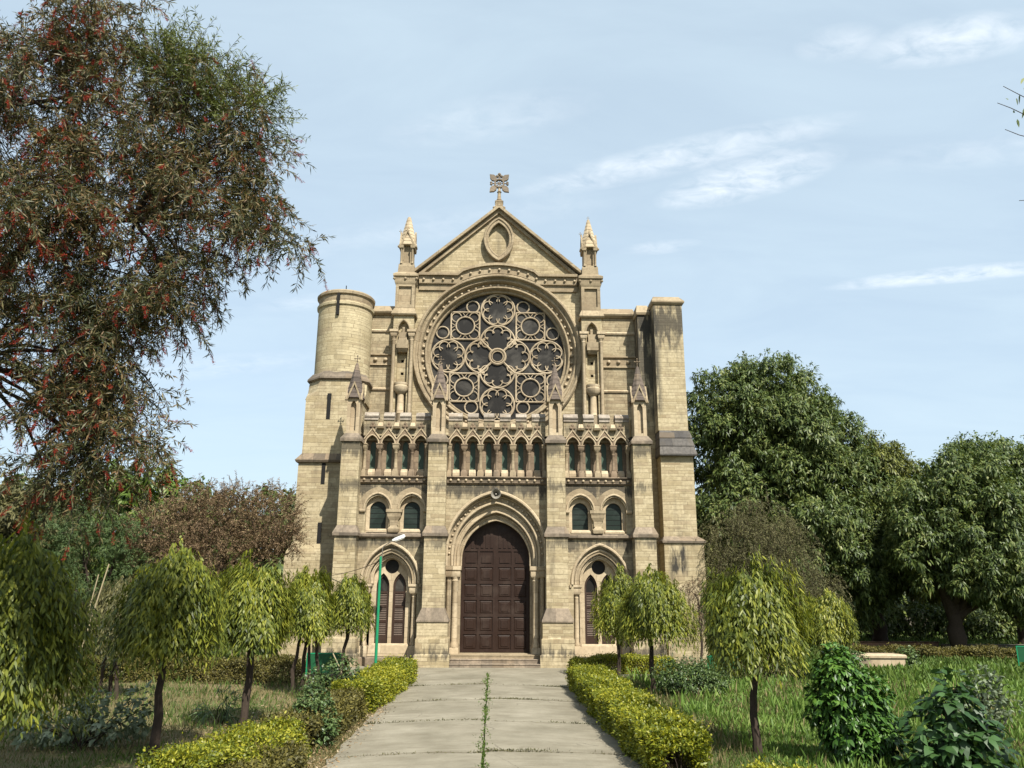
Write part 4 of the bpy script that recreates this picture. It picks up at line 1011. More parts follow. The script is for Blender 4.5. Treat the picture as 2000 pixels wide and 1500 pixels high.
def stems_obj(name, lines, r, m, parent):
    """thin three-sided stems along many short paths, one mesh"""
    A = np.stack(lines); n, k, _ = A.shape
    off = np.array([[1, 0, 0], [-.5, .87, 0], [-.5, -.87, .3]])*r
    V = (A[:, :, None]+off*(np.linspace(1, .45, k)[None, :, None, None])).reshape(-1, 3)
    i = np.arange(n)[:, None, None]*k*3+np.arange(k-1)[None, :, None]*3; s = np.arange(3)
    Q = np.stack([i+s, i+(s+1) % 3, i+3+(s+1) % 3, i+3+s], -1).reshape(-1, 4)
    return new_obj(name, fast_mesh(name, V, Q), M[m], parent)

def bottlebrush_big():
    """the big weeping bottlebrush in the left foreground; its trunk stands outside the frame"""
    rg = np.random.default_rng(77)
    o = empty('bottlebrush_tree', (-6.9, 8.6, 0), 'big weeping bottlebrush tree with red flower spikes hanging into the left of the photo', 'tree')
    B = np.array([6.9, -8.6, 0])
    # clumps: centre and radius in metres, from trunk side to the outermost sprays
    blobs = [(-6.1, 8.9, 9.2, .95), (-5.2, 8.6, 9.5, .80), (-6.1, 8.2, 7.9, 1.0), (-5.1, 8.8, 8.2, .80), (-6.0, 8.6, 6.6, 1.0), (-5.0, 8.1, 6.9, .92), (-4.35, 8.9, 8.6, .48), (-3.85, 8.7, 8.45, .50),
             (-3.35, 8.5, 7.95, .50), (-4.0, 8.3, 7.35, .58), (-4.35, 8.7, 6.35, .72), (-3.25, 8.4, 7.0, .46), (-2.85, 8.3, 6.55, .30), (-3.55, 8.5, 6.25, .46), (-4.75, 8.5, 5.7, .68), (-5.7, 8.3, 5.5, .72),
             (-5.15, 8.6, 4.95, .50), (-5.75, 8.2, 4.5, .42), (-4.6, 8.4, 4.55, .36), (-4.5, 8.5, 4.05, .34), (-4.7, 8.5, 3.65, .24), (-4.15, 8.4, 5.65, .40), (-2.5, 8.3, 6.4, .20), (-4.15, 8.5, 4.25, .22), (-3.0, 8.5, 7.75, .28), (-3.1, 8.6, 7.2, .35), (-4.6, 8.5, 5.1, .5), (-4.15, 8.4, 4.9, .36), (-4.5, 8.5, 4.3, .42), (-4.25, 8.5, 3.75, .28), (-3.7, 8.4, 5.75, .34), (-4.5, 8.6, 7.6, .6), (-3.85, 8.4, 4.05, .18)]
    parts, stem, tips, twl = [], [], [], []
    for x, y, z, r in blobs:
        c = B+np.array([x, y, z]); nb = max(3, int(19*r*r+7*r))
        for _ in range(nb):
            d = unit(rg.normal(size=3)*np.array([1, 1, .7])+np.array([.25, 0, .15])); ln = r*(.55+.65*rg.random()); p = c+rg.normal(size=3)*r*.22
            line = [p.copy()]
            for q in range(5):
                d = unit(d+np.array([0, 0, -.26])+rg.normal(size=3)*.08); p = p+d*ln/4; line.append(p.copy())
            twl.append(np.array(line)); tip = line[-1]
            pr, path = twigs(rg, line[3]*.45+line[5]*.55, (.15, .15, .12), 10, .42, 35, .092, .0135, .95, .05, .8, stem)
            parts += pr; tips += list(zip(path[-2], path[-1]))
            pr, path = twigs(rg, line[2], (.10, .10, .08), 4, .36, 30, .092, .0135, .8, .1, .7, None); parts += pr
    leaf_obj('crown', parts, 'bottle', o)
    fp = []
    for x, y, z, r in ((-3.95, 8.6, 8.75, .36), (-3.5, 8.5, 8.4, .38), (-3.1, 8.5, 8.15, .36), (-4.2, 8.7, 9.0, .25)):
        pr, _ = twigs(rg, B+np.array([x, y, z]), (r*1.2, r, r*.7), int(300*r), .42, 35, .085, .011, .3, .5, .3, stem); fp += pr
    leaf_obj('fresh_shoot', fp, 'bottle_fresh', o)
    stems_obj('twig', [s for s in stem if len(s) == len(stem[0])], .004, 'bark', o)
    # limbs
    mb = MB(); base = Vector((0, 0, -.2)); fork = Vector((.3, -.1, 3.2))
    trunk(mb, bend(base, fork, 0, 6, rg, .04), .22, .16, 10, rg); mb.build('trunk', M['bark'], o)
    lim = MB()
    hubs = [Vector((.9, 0, 5.0)), Vector((1.3, .2, 6.6)), Vector((.8, -.1, 8.2)), Vector((2.6, 0, 6.75))]
    for h in hubs[:3]: trunk(lim, bend(fork, h, .1, 6, rg, .05), .11, .06, 8)
    trunk(lim, bend(hubs[1], hubs[3], .12, 5, rg, .03), .055, .03, 7)
    for x, y, z, r in blobs:
        c = Vector(B)+Vector((x, y, z)); h = min(hubs, key=lambda q: (q-c).length+ (1.2 if q.z > c.z+.6 else 0))
        trunk(lim, bend(h, c+Vector((0, 0, -.1)), .16, 6, rg, .03), .032, .008, 6)
    for q in twl: lim.tube(q, [.010, .009, .008, .006, .005, .003], 4)
    lim.build('limb', M['bark'], o)
    # red flower brushes at the twig ends
    wt = np.array([1.+1.6*(t_[1][0]-B[0] < -4.6) for t_ in tips]); idx = rg.choice(len(tips), min(len(tips), 2000), replace=False, p=wt/wt.sum()); fl = []
    for i in idx:
        a, b = tips[i]; d = unit(b-a); n = 66; t = rg.random((n, 1)); p = b-d*.04+d*t*.14
        fl.append(leaves(p, rdir(rg, n)*.9+d*.35, .027*(.7+.6*rg.random(n)), .0052, rg, .1, 'quad'))
    leaf_obj('flower_spike', fl, 'red', o)
bottlebrush_big()

def twig_tree(name, loc, blobs, label, m, seed, dens, length, per, L, W, down, up, curl, cat='tree', tr=.1, group=None, fork=1.0):
    rg = np.random.default_rng(seed); o = empty(name, loc, label, cat, group); parts, stem = [], []
    mb = MB()
    trunk(mb, bend((0, 0, -.2), (0, 0, fork), 0, 5, rg, .03), tr, tr*.8, 8, rg)
    mb.build('trunk', M['bark'], o)
    lb = MB()
    for c, rad in blobs:
        trunk(lb, bend((0, 0, fork-.1), c, .3, 6, rg, .05), tr*.5, .015, 6)
        rm = float(np.mean(rad))
        pr, _ = twigs(rg, c, rad, int(dens*rm*rm), length, per, L, W, down, up, curl, stem); parts += pr
    lb.build('limb', M['bark'], o)
    leaf_obj('crown', parts, m, o); stems_obj('twig', stem, .008, 'bark', o); return o
twig_tree('brown_bottlebrush', (-9.5, 27.6, 0), [((-1.9, 0, 4.6), (1.1, .9, .9)), ((-.6, 0, 5.1), (1.1, .9, .9)), ((.6, 0, 5.1), (1.1, .9, .9)), ((1.8, 0, 5.0), (1.0, .8, .9)), ((-1.2, -.3, 3.9), (1.2, .9, .7)), ((.3, -.3, 4.0), (1.3, .9, .7)),
          ((1.6, -.2, 4.0), (1.0, .8, .7)), ((-2.4, 0, 3.7), (.8, .7, .7)), ((-.4, -.3, 3.2), (1.3, .8, .5)), ((2.4, 0, 4.3), (.5, .6, .6))],
          'reddish brown bottlebrush tree with spiky twigs in front of the round turret', 'brown', 51, 330, .50, 25, .10, .020, .55, .55, .55, tr=.16, fork=1.6)
twig_tree('weeping_tamarisk', (10.3, 30.6, 0), [((-1.0, 0, 4.6), (1.0, .9, .9)), ((.1, 0, 5.0), (1.1, .9, 1.0)), ((.9, 0, 4.2), (1.0, .9, .9)), ((-1.5, -.2, 3.4), (.7, .8, .8)), ((-.3, -.4, 3.5), (1.1, .9, .9)), ((1.0, -.3, 3.0), (1.0, .8, .8)), ((2.0, 0, 2.7), (.8, .7, .6)), ((-.2, -.4, 2.2), (1.2, .8, .7)), ((-1.6, -.2, 2.2), (.6, .7, .7)), ((1.6, -.2, 1.8), (.9, .7, .5))],
          'weeping tree of olive brown hanging twigs just right of the square tower', 'weepbrown', 52, 270, .95, 35, .095, .014, 1.6, .55, .9, tr=.14, fork=1.6)
twig_tree('weeping_shrub', (6.95, 27.2, 0), [((-.1, 0, 2.7), (.34, .3, .35)), ((.15, 0, 2.3), (.36, .3, .4)), ((-.15, 0, 1.9), (.3, .3, .3))],
          'thin brown weeping shrub against the foot of the square tower', 'brown', 53, 380, .75, 25, .075, .014, 1.8, .5, .9, 'shrub', .05, None, 1.4)

# ------------------------------------------------------------ hedges and shrubs
def hedge(pts, w, h, label, m, seed, n, L=.05, group='clipped hedges along the path', lump=.15, w2=None):
    """a clipped hedge along a ground polyline: leaves spread over top and sides, deeper ones inside"""
    rg = np.random.default_rng(seed)
    P_ = np.array(pts, float); segl = np.linalg.norm(np.diff(P_, axis=0), axis=1); cum = np.concatenate([[0], np.cumsum(segl)])
    o = empty('hedge', (P_[0][0], P_[0][1], 0), label, 'hedge', group)
    s = rg.random(n)*cum[-1]; i = np.clip(np.searchsorted(cum, s)-1, 0, len(segl)-1); t = (s-cum[i])/segl[i]
    c = P_[i]*(1-t[:, None])+P_[i+1]*t[:, None]; tg = unit(P_[i+1]-P_[i]); sd = np.stack([tg[:, 1], -tg[:, 0]], 1)
    f = rg.random(n); a = np.where(f < .42, 0, np.where(f < .71, 1, 2))
    uu = rg.random(n)*2-1; vv = rg.random(n); dp = rg.random(n)**2*.16
    # lumpy outline
    ph = np.sin(s*2.3+seed)*.5+np.sin(s*5.1+1.3*uu+seed*2)*.35+np.sin(s*9.7+3*uu)*.25
    hh = h*(1+lump*ph); ww = w*(1+lump*.8*np.sin(s*3.1+vv*3+seed))
    x = np.where(a == 0, uu*ww/2, np.where(a == 1, -ww/2+dp, ww/2-dp)); z = np.where(a == 0, hh-dp-.10*np.abs(uu)**4, vv**.8*hh)
    # round off the two ends
    e = np.minimum(s, cum[-1]-s); x *= np.minimum(1, .55+e/.5); z *= np.minimum(1, .7+e/.6)
    pos = np.stack([c[:, 0]-P_[0][0]+sd[:, 0]*x, c[:, 1]-P_[0][1]+sd[:, 1]*x, z], 1)+rg.normal(size=(n, 3))*np.where(rg.random((n, 1)) < .09, .065, .022)
    pos[:, 2] = np.maximum(pos[:, 2], .01)
    out = np.where((a == 0)[:, None], np.array([0, 0, 1.]), np.concatenate([sd*np.where(a == 1, -1, 1)[:, None], np.full((n, 1), .3)], 1))
    leaf_obj('foliage', [leaves(pos, out*.7+rdir(rg, n)*.8, L*(.6+.8*rg.random(n)), L*.5*(.7+.6*rg.random(n)), rg, .1, 'lance', out+np.array([0, 0, .5]))], m, o)
    k = 260 if n > 15000 else 90; st = []
    ii = rg.integers(0, n, k)
    for q in ii:
        b0 = np.array([c[q, 0]-P_[0][0]+sd[q, 0]*x[q]*.3, c[q, 1]-P_[0][1]+sd[q, 1]*x[q]*.3, 0]); b1 = pos[q]*np.array([1, 1, .85])
        st.append(np.stack([b0, b0*.5+b1*.5+rg.normal(size=3)*.02, b1]))
    stems_obj('stem', st, .008, 'bark', o); return o
hedge([(2.55, 22.6), (2.55, 16.5), (2.66, 11.9)], .86, .58, 'long bright yellow green hedge along the right side of the path', 'hedge', 61, 95000, .055)
hedge([(-2.62, 24.2), (-2.72, 20.5), (-2.95, 17.6)], .85, .60, 'bright yellow hedge at the far left end of the path by the lamp post', 'hedge', 62, 42000, .055)
hedge([(-2.98, 17.4), (-3.05, 15.2), (-3.3, 13.4)], .75, .48, 'straggly dull hedge left of the path behind the dark rose bush', 'hedge_dull', 63, 21000, .055, lump=.2)
hedge([(-3.35, 13.6), (-3.65, 11.9), (-4.0, 10.6)], 1.0, .46, 'low sparse yellow hedge in the left foreground', 'hedge', 64, 20000, .05, lump=.25)
hedge([(-3.0, 12.6), (-3.2, 10.8)], .8, .36, 'low dull brown hedge beside the path in the left foreground', 'hedge_dull', 65, 12000, .05, lump=.25)
hedge([(3.3, 11.2), (4.4, 11.0)], .6, .27, 'low ragged yellow hedge at the bottom edge right of the path', 'hedge', 66, 9000, .05, lump=.25)
hedge([(2.5, 26.0), (4.2, 26.6), (5.9, 26.6)], .7, .52, 'yellow green hedge across the foot of the right side window', 'hedge', 67, 20000, .055)
hedge([(-5.9, 26.2), (-4.6, 26.6)], .7, .5, 'short round hedge below the left outer buttress', 'hedge_dull', 68, 9000, .055)
hedge([(13.6, 33.5), (18.0, 33.0), (25, 32.0)], 1.0, .42, 'long low yellowish hedge across the far right lawn', 'hedge_dull', 69, 30000, .08, lump=.2)
hedge([(-12.0, 24.0), (-9.5, 24.2), (-7.2, 24.0), (-5.4, 23.6)], .8, .62, 'long dull hedge across the back of the left lawn', 'hedge_dull', 70, 30000, .06, lump=.2)

def shrub(name, loc, blobs, label, m, seed, per, L, W, shape='lance', droop=.4, stems=8, group=None, cat='shrub', leaf_per=4, flat=1.0):
    rg = np.random.default_rng(seed); o = empty(name, loc, label, cat, group); parts = []
    mb = MB()
    for c, rad in blobs:
        for _ in range(max(2, stems//len(blobs))):
            q = Vector(c)+Vector(rg.normal(size=3))*float(np.mean(rad))*.35
            mb.tube(bend((rg.normal()*.05, rg.normal()*.05, -.05), q, .05, 5, rg, .01), [.016, .013, .011, .009, .007, .004], 5)
    mb.build('stem', M['bark'], o)
    for c, rad in blobs:
        c = np.array(c, float); rad = np.array(rad if hasattr(rad, '__len__') else (rad,)*3, float); n = int(per*rad.mean()**2)
        d = rdir(rg, n); p = c+d*rad*(rg.random((n, 1))**.33); p = np.repeat(p, leaf_per, 0); d = np.repeat(d, leaf_per, 0); k = len(p)
        p[:, 2] = np.maximum(p[:, 2], .02)
        parts.append(leaves(p, d*.7+rdir(rg, k)*.8+np.array([0, 0, -.05]), L*(.6+.8*rg.random(k)), W*(.7+.6*rg.random(k)), rg, droop, shape, d*.6+np.array([0, 0, flat])))
    leaf_obj('foliage', parts, m, o); return o
shrub('green_bush', (5.55, 12.9, 0), [((-.1, 0, 1.25), (.42, .4, .38)), ((.18, 0, .95), (.5, .42, .42)), ((-.22, 0, .85), (.45, .4, .45)), ((.05, -.05, .45), (.55, .45, .45)), ((.35, 0, .45), (.4, .4, .4)), ((-.15, 0, 1.55), (.22, .2, .2))],
      'tall dense deep green bush in the right foreground left of the large leaved plant', 'bush', 81, 1750, .10, .055, 'lance', .45, 18, leaf_per=5)
shrub('large_leaved_plant', (6.55, 11.9, 0), [((.1, 0, 1.25), (.2, .2, .2)), ((.05, 0, .95), (.42, .4, .32)), ((-.1, 0, .6), (.62, .5, .36)), ((.25, 0, .5), (.55, .45, .36)), ((0, 0, .2), (.7, .5, .3))],
      'plant with large dark heart shaped leaves at the bottom right', 'broad', 82, 520, .17, .125, 'heart', .4, 9, None, 'plant', 2, 1.4)
shrub('milkweed_bush', (8.35, 14.0, 0), [((0, 0, 1.05), (.32, .3, .28)), ((.25, 0, .75), (.3, .3, .3)), ((-.15, 0, .6), (.3, .3, .4))],
      'pale grey leaved shrub behind the large leaved plant on the right', 'milkweed', 83, 900, .085, .05, 'lance', .2, 10)
shrub('milkweed_bush', (-6.75, 14.2, 0), [((-.3, 0, .35), (.5, .4, .32)), ((.3, .1, .35), (.55, .4, .32)), ((.75, .4, .5), (.3, .3, .45)), ((.1, 0, .7), (.25, .2, .28)), ((-.8, 0, .3), (.4, .3, .28))],
      'pale grey green milkweed patch on the left lawn', 'milkweed', 84, 520, .11, .065, 'lance', .2, 16)
shrub('rose_bush', (-3.0, 14.6, 0), [((-.1, 0, .68), (.34, .35, .26)), ((.1, -.2, .42), (.36, .4, .32)), ((-.2, .3, .45), (.36, .4, .3)), ((.2, -.5, .28), (.3, .35, .26))],
      'leafy dark green rose bush breaking the left hedge', 'rosebush', 85, 1300, .06, .042, 'lance', .2, 14)
shrub('rose_bush', (-3.35, 18.6, 0), [((0, 0, .75), (.45, .4, .4)), ((-.5, .3, .5), (.45, .4, .4)), ((-.2, -.2, .4), (.5, .4, .35))],
      'loose green rose bush with dry stems below the green board on the left', 'rosebush', 86, 1500, .06, .04, 'lance', .2, 16)
shrub('round_bush', (4.95, 20.6, 0), [((0, 0, .5), (.75, .6, .48)), ((.6, .2, .45), (.5, .5, .42)), ((-.5, .1, .5), (.45, .45, .42))],
      'rounded dark green bush right of the paired weeping trees', 'rosebush', 87, 2200, .065, .03, 'lance', .2, 16)
shrub('round_bush', (7.2, 24.6, 0), [((0, 0, .5), (.6, .5, .45)), ((.9, 0, .45), (.6, .5, .4)), ((1.7, 0, .4), (.5, .5, .4))],
      'dull olive bush behind the thin bare trunk on the right', 'drygreen', 88, 1300, .07, .035, 'lance', .2, 14)
shrub('round_bush', (12.3, 28.6, 0), [((0, 0, .4), (.5, .5, .4)), ((.5, 0, .3), (.35, .4, .3))], 'small dark bush left of the stone block on the right lawn', 'rosebush', 89, 1300, .08, .05)
shrub('round_bush', (14.75, 29.0, 0), [((0, 0, .38), (.42, .4, .36))], 'small leafy bush right of the stone block on the far lawn', 'rosebush', 90, 1500, .08, .05)
shrub('young_palm', (-5.35, 16.7, 0), [((0, 0, .3), (.35, .3, .3))], 'small spiky green plant on the left lawn between two trunks', 'rosebush', 91, 420, .30, .022, 'lance', .3, 4, None, 'plant')
for i, (x, y, s, lb) in enumerate([(23.6, 48, 1.3, 'sapling with pale leaves behind the lawn between the two thick trunks'), (28.8, 47, 1.2, 'sapling beside the right edge of the photo under the dark trees'), (19.0, 47, 1.0, 'dark low shrub at the foot of the olive tree')]):
    shrub('sapling', (x, y, 0), [((0, 0, 1.5*s), (.7*s, .6, .6*s)), ((.2, 0, .7*s), (.5*s, .5, .5*s))], lb, 'milkweed' if i < 2 else 'mango', 92+i, 160 if i < 2 else 300, .2, .1, 'lance', .3, 4, 'saplings by the boundary')

for i, (x, y, s, lb) in enumerate([(24.6, 46.5, 1.5, 'dark low thicket between the two thick trunks on the right'), (30.5, 45.5, 1.5, 'dark low thicket right of the thick black trunk'), (17.2, 46.5, 1.5, 'dark low thicket under the tallest tree on the right')]):
    shrub('thicket', (x, y, 0), [((-1.5*s, 0, .7*s), (1.0*s, .6, .7*s)), ((0, 0, .9*s), (1.1*s, .6, .8*s)), ((1.5*s, 0, .7*s), (1.0*s, .6, .7*s))], lb, 'mango', 95+i, 420, .2, .09, 'lance', .4, 9, 'thickets by the boundary')

# ------------------------------------------------------------ ground, path, lawn
def ground_mat():
    m, b = mat('lawn_soil'); pos = b.n('ShaderNodeNewGeometry').outputs['Position']
    n1 = b.noise(pos, .35, 6, .65); n2 = b.noise(pos, 3.2, 6, .7); n3 = b.noise(pos, 22, 4, .6)
    sp = b.n('ShaderNodeSeparateXYZ', None, Vector=pos)
    g = b.math('ADD', n1, b.math('MULTIPLY', b.math('SUBTRACT', n2, .5), .6))
    right = b.ramp(b.math('DIVIDE', b.math('SUBTRACT', sp.outputs[0], 2), 10), [(0, 0), (.5, 1)])
    g = b.math('ADD', g, b.math('MULTIPLY', right, .16))
    c = b.ramp(g, [(.34, (.23, .175, .105)), (.48, (.185, .155, .075)), (.6, (.11, .125, .045)), (.78, (.065, .10, .025))])
    c = b.mix(b.ramp(n3, [(.4, 0), (.75, .55)]), c, (.10, .08, .05))
    c = b.mix(1.0, c, (ALB, ALB, ALB), 'MULTIPLY')
    finish(b, c, .95, n3, .5, .03, .1); return m
def path_mat():
    m, b = mat('worn_concrete'); pos = b.n('ShaderNodeNewGeometry').outputs['Position']
    n1 = b.noise(pos, .8, 7, .65); n2 = b.noise(pos, 7, 6, .7); n3 = b.noise(pos, 60, 3, .6); st = b.noise(b.mapping(pos, scale=(.6, 2.2, 1)), 1.6, 6, .7)
    c = b.ramp(n1, [(.3, (.185, .165, .122)), (.5, (.27, .243, .185)), (.7, (.345, .312, .245))])
    c = b.mix(b.ramp(st, [(.46, 0), (.7, .62)]), c, (.165, .14, .10))
    c = b.mix(b.ramp(n2, [(.55, 0), (.75, .45)]), c, (.17, .145, .10))
    c = b.mix(b.ramp(n3, [(.6, 0), (.8, .35)]), c, (.46, .42, .34))
    ck = b.n('ShaderNodeTexVoronoi', {'feature': 'DISTANCE_TO_EDGE'}, Vector=b.n('ShaderNodeVectorMath', {'operation': 'ADD'}, _0=pos, _1=b.n('ShaderNodeTexNoise', None, Vector=pos, Scale=1.2, Detail=5).outputs['Color']).outputs[0], Scale=.42).outputs['Distance']
    c = b.mix(b.math('MULTIPLY', b.ramp(ck, [(0, 1), (.006, 0)]), b.ramp(n1, [(.45, 0), (.6, .8)])), c, (.06, .05, .035))
    c = b.mix(1.0, c, (.72, .715, .70), 'MULTIPLY')
    finish(b, c, .9, b.math('ADD', n2, b.math('MULTIPLY', n3, .4)), .3, .01, .2); return m
GM = ground_mat(); PM = path_mat()
def ground():
    rg = np.random.default_rng(3)
    xs = np.concatenate([[-400, -200, -100, -60], np.linspace(-40, 40, 81), [60, 100, 200, 400]]); ys = np.concatenate([[-60, -20], np.linspace(-4, 60, 65), [80, 120, 200, 500, 1200]])
    X, Y = np.meshgrid(xs, ys); Z = -.012+.03*np.sin(X*.9+1)*np.sin(Y*.7)+.02*np.sin(X*2.3)*np.cos(Y*1.9)
    Z = np.where((np.abs(X+.1) < 3.4) | (Y > 26) | (np.abs(X) > 45), -.02, Z-.02)
    nx, ny = len(xs), len(ys); i = np.arange(ny-1)[:, None]*nx+np.arange(nx-1)
    Q = np.stack([i, i+1, i+1+nx, i+nx], -1).reshape(-1, 4)
    o = new_obj('ground', fast_mesh('ground', np.stack([X, Y, Z], -1).reshape(-1, 3), Q), GM); tag(o, None, None, None, 'structure')
ground()
JOINTS = [25.6, 22.4, 19.4, 16.25, 13.2, 10.1, 7.0]
JO = {-1: [0, .05, -.10, .06, -.05, .1, 0], 1: [0, -.08, .07, -.07, .10, -.04, 0]}
def path():
    o = None; mb = MB(); rg = random.Random(5)
    for k in range(len(JOINTS)-1):
        for s in (-1, 1):
            ya, yb = JOINTS[k+1]+JO[s][k+1]+.03, JOINTS[k]+JO[s][k]-.03
            xa, xb = (-2.42, -.13) if s < 0 else (-.09, 2.22)
            nx, ny = 10, 6; vs = []
            for j in range(ny+1):
                for i in range(nx+1):
                    x = xa+(xb-xa)*i/nx; y = ya+(yb-ya)*j/ny
                    edge = (i == 0 and s < 0) or (i == nx and s > 0)
                    y += (.05*math.sin(x*1.7+k)) if j in (0, ny) and 0 < k else 0
                    x += rg.uniform(-.10, .05) if edge and s < 0 else rg.uniform(-.05, .10) if edge else rg.uniform(-.012, .012) if i in (0, nx) else 0
                    y += rg.uniform(-.012, .012) if j in (0, ny) else 0
                    z = .035+.075*(1-((x+.1)/2.3)**2)+rg.uniform(-.003, .003)+(.004 if k % 2 else 0)+(.006 if s > 0 and k % 3 == 0 else 0)
                    vs.append((x, y, max(z, .012)))
            n = len(vs); vs += [(x, y, -.15) for x, y, z in vs]; w = nx+1
            fs = [(j*w+i, j*w+i+1, (j+1)*w+i+1, (j+1)*w+i) for j in range(ny) for i in range(nx)]
            rim = [i for i in range(w)]+[j*w+nx for j in range(1, ny+1)]+[ny*w+i for i in range(nx-1, -1, -1)]+[j*w for j in range(ny-1, 0, -1)]
            fs += [(rim[q], rim[q-1], n+rim[q-1], n+rim[q]) for q in range(len(rim))]
            mb.add(vs, fs)
    o = mb.build('path', PM); tag(o, None, None, None, 'structure')
    ap = MB().loft([(-.15, -6.3, 6.3, 25.64, 28.9), (.012, -6.3, 6.3, 25.64, 28.9)]); ap = ap.build('forecourt_paving', PM); tag(ap, None, None, None, 'structure')
path()

def blades(name, region, n, h, w, m, seed, lean=.35, shape='quad', avoid=True, patch=None):
    """grass: blades scattered thinner with distance"""
    rg = np.random.default_rng(seed); x0, x1, y0, y1 = region
    y = 1/(1/y0+(1/y1-1/y0)*rg.random(n)); x = x0+(x1-x0)*rg.random(n)
    ok = np.abs(x) < (y*.72+1.2)
    if avoid: ok &= ~((x > -2.5) & (x < 2.3)) & ~((y > 25.5) & (np.abs(x) < 6.4)) & ~((y > 28) & (np.abs(x) < 8.4))
    if patch is not None: ok &= patch(x, y, rg.random(n))
    x, y = x[ok], y[ok]; k = len(x); P = np.stack([x, y, np.full(k, -.03)], 1)
    D = rdir(rg, k)*lean+np.array([0, 0, 1.]); sc = np.clip(y/14, .8, 2.4)
    o = new_obj(name, fast_mesh(name, *leaves(P, D, h*(.5+rg.random(k))*np.clip(sc, .9, 1.4), w*sc, rg, .15, shape)), M[m]); tag(o, None, None, None, 'stuff'); return o
pn = lambda x, y: np.sin(x*1.3+.7*np.sin(y*.9))*np.sin(y*1.1+.5*np.sin(x*1.7))
blades('dry_grass', (-16, -2.3, 9.5, 27), 70000, .10, .012, 'grass_dry', 101, .55, 'quad', True, lambda x, y, r: r < .55+.45*pn(x, y))
blades('green_grass', (-18, -2.5, 9.5, 30), 60000, .10, .013, 'grass_green', 102, .5, 'quad', True, lambda x, y, r: r < .5-.5*pn(x, y))
blades('dry_grass', (2.2, 9, 9.5, 27), 40000, .11, .012, 'grass_dry', 103, .55, 'quad', True, lambda x, y, r: r < .5+.5*pn(x, y))
blades('green_grass', (3.0, 12, 9.5, 27), 60000, .12, .014, 'grass_green', 104, .45)
blades('lush_herbs', (4.4, 24, 9.5, 31), 210000, .12, .030, 'grass_lush', 105, .7, 'quad', True, lambda x, y, r: (y < 24+pn(x, y)*2) | (r < .35))
blades('green_grass', (20, 40, 14, 34), 26000, .13, .03, 'grass_green', 115, .5)
blades('green_grass', (8, 40, 24, 55), 45000, .16, .03, 'grass_green', 106, .5)
blades('green_grass', (-30, -9, 24, 50), 20000, .16, .03, 'grass_green', 107, .5)
blades('tall_weeds', (4.2, 22, 9.5, 28), 26000, .26, .030, 'grass_lush', 108, .4, 'lance', True, lambda x, y, r: r < .35+.65*pn(x*1.7+2, y*1.5))
blades('tall_weeds', (2.9, 12, 9.5, 24), 9000, .24, .018, 'grass_dry', 109, .4, 'quad', True, lambda x, y, r: r < .3+.7*pn(x*1.9, y*1.3+1))
blades('tall_weeds', (-14, -2.7, 9.5, 24), 12000, .20, .018, 'grass_green', 111, .45, 'quad', True, lambda x, y, r: r < .2+.7*pn(x*1.5, y*1.7+2))
def weeds():
    rg = np.random.default_rng(110); parts = []
    # along the middle joint
    n = 3900; y = 9.8+15.6*rg.random(n)**1.05; wdt = .025+.05*np.clip(np.sin(y*2.1)*np.sin(y*.7+1)+.35, 0, 1)
    x = -.11+rg.normal(size=n)*wdt; keep = rg.random(n) < .35+.65*(np.sin(y*3.3)*np.sin(y*1.1) > -.25)
    P = np.stack([x, y, np.full(n, .09)], 1)[keep]; k = len(P)
    parts.append(leaves(P, rdir(rg, k)*1.1+np.array([0, 0, .45]), .065*(.5+rg.random(k)), .024, rg, .2, 'quad'))
    for j in JOINTS[1:-1]:
        n = 1700; x = -2.4+4.6*rg.random(n); kk = rg.random(n) < np.clip(.25+.75*np.sin(x*2.2+j)*np.sin(x*.9+j*2), .08, 1); x = x[kk]; n = len(x)
        jo = np.where(x < -.1, JO[-1][JOINTS.index(j)], JO[1][JOINTS.index(j)]); P = np.stack([x, j+jo+rg.normal(size=n)*.03, .03+.075*(1-((x+.1)/2.3)**2)], 1)
        parts.append(leaves(P, rdir(rg, n)*.8+np.array([0, 0, .6]), .06*(.4+1.1*rg.random(n)), .012, rg, .2, 'quad'))
    o = leaf_obj('joint_weeds', parts[:1], 'grass_green'); tag(o, None, None, None, 'stuff')
    o = leaf_obj('cross_joint_weeds', parts[1:], 'drygreen'); tag(o, None, None, None, 'stuff')
    n = 5200; s = rg.integers(0, 2, n); y = 9.5+15*rg.random(n); x = np.where(s == 0, -2.45-np.abs(rg.normal(size=n))*.22, 2.2+np.abs(rg.normal(size=n))*.12)
    P = np.stack([x, y, np.full(n, .01)], 1)
    o = leaf_obj('verge_grass', [leaves(P, rdir(rg, n)*.6+np.array([0, 0, .9]), .10*(.4+rg.random(n)), .011, rg, .2, 'quad')], 'grass_dry'); tag(o, None, None, None, 'stuff')
    n = 5200; s = rg.random(n)
    y = 10+9*rg.random(n); x = np.where(s < .75, -2.5-np.abs(rg.normal(size=n))*1.6, np.where(s < .93, -2.35+rg.normal(size=n)*.2, 2.15+rg.normal(size=n)*.15))
    P = np.stack([x, y, np.where(x > -2.4, .045, .035)], 1)
    o = leaf_obj('leaf_litter', [leaves(P, rdir(rg, n)*np.array([1, 1, .25]), .055*(.5+rg.random(n)), .024, rg, .0, 'lance', np.array([0, 0, 1.]))], 'litter'); tag(o, None, None, None, 'stuff')
weeds()

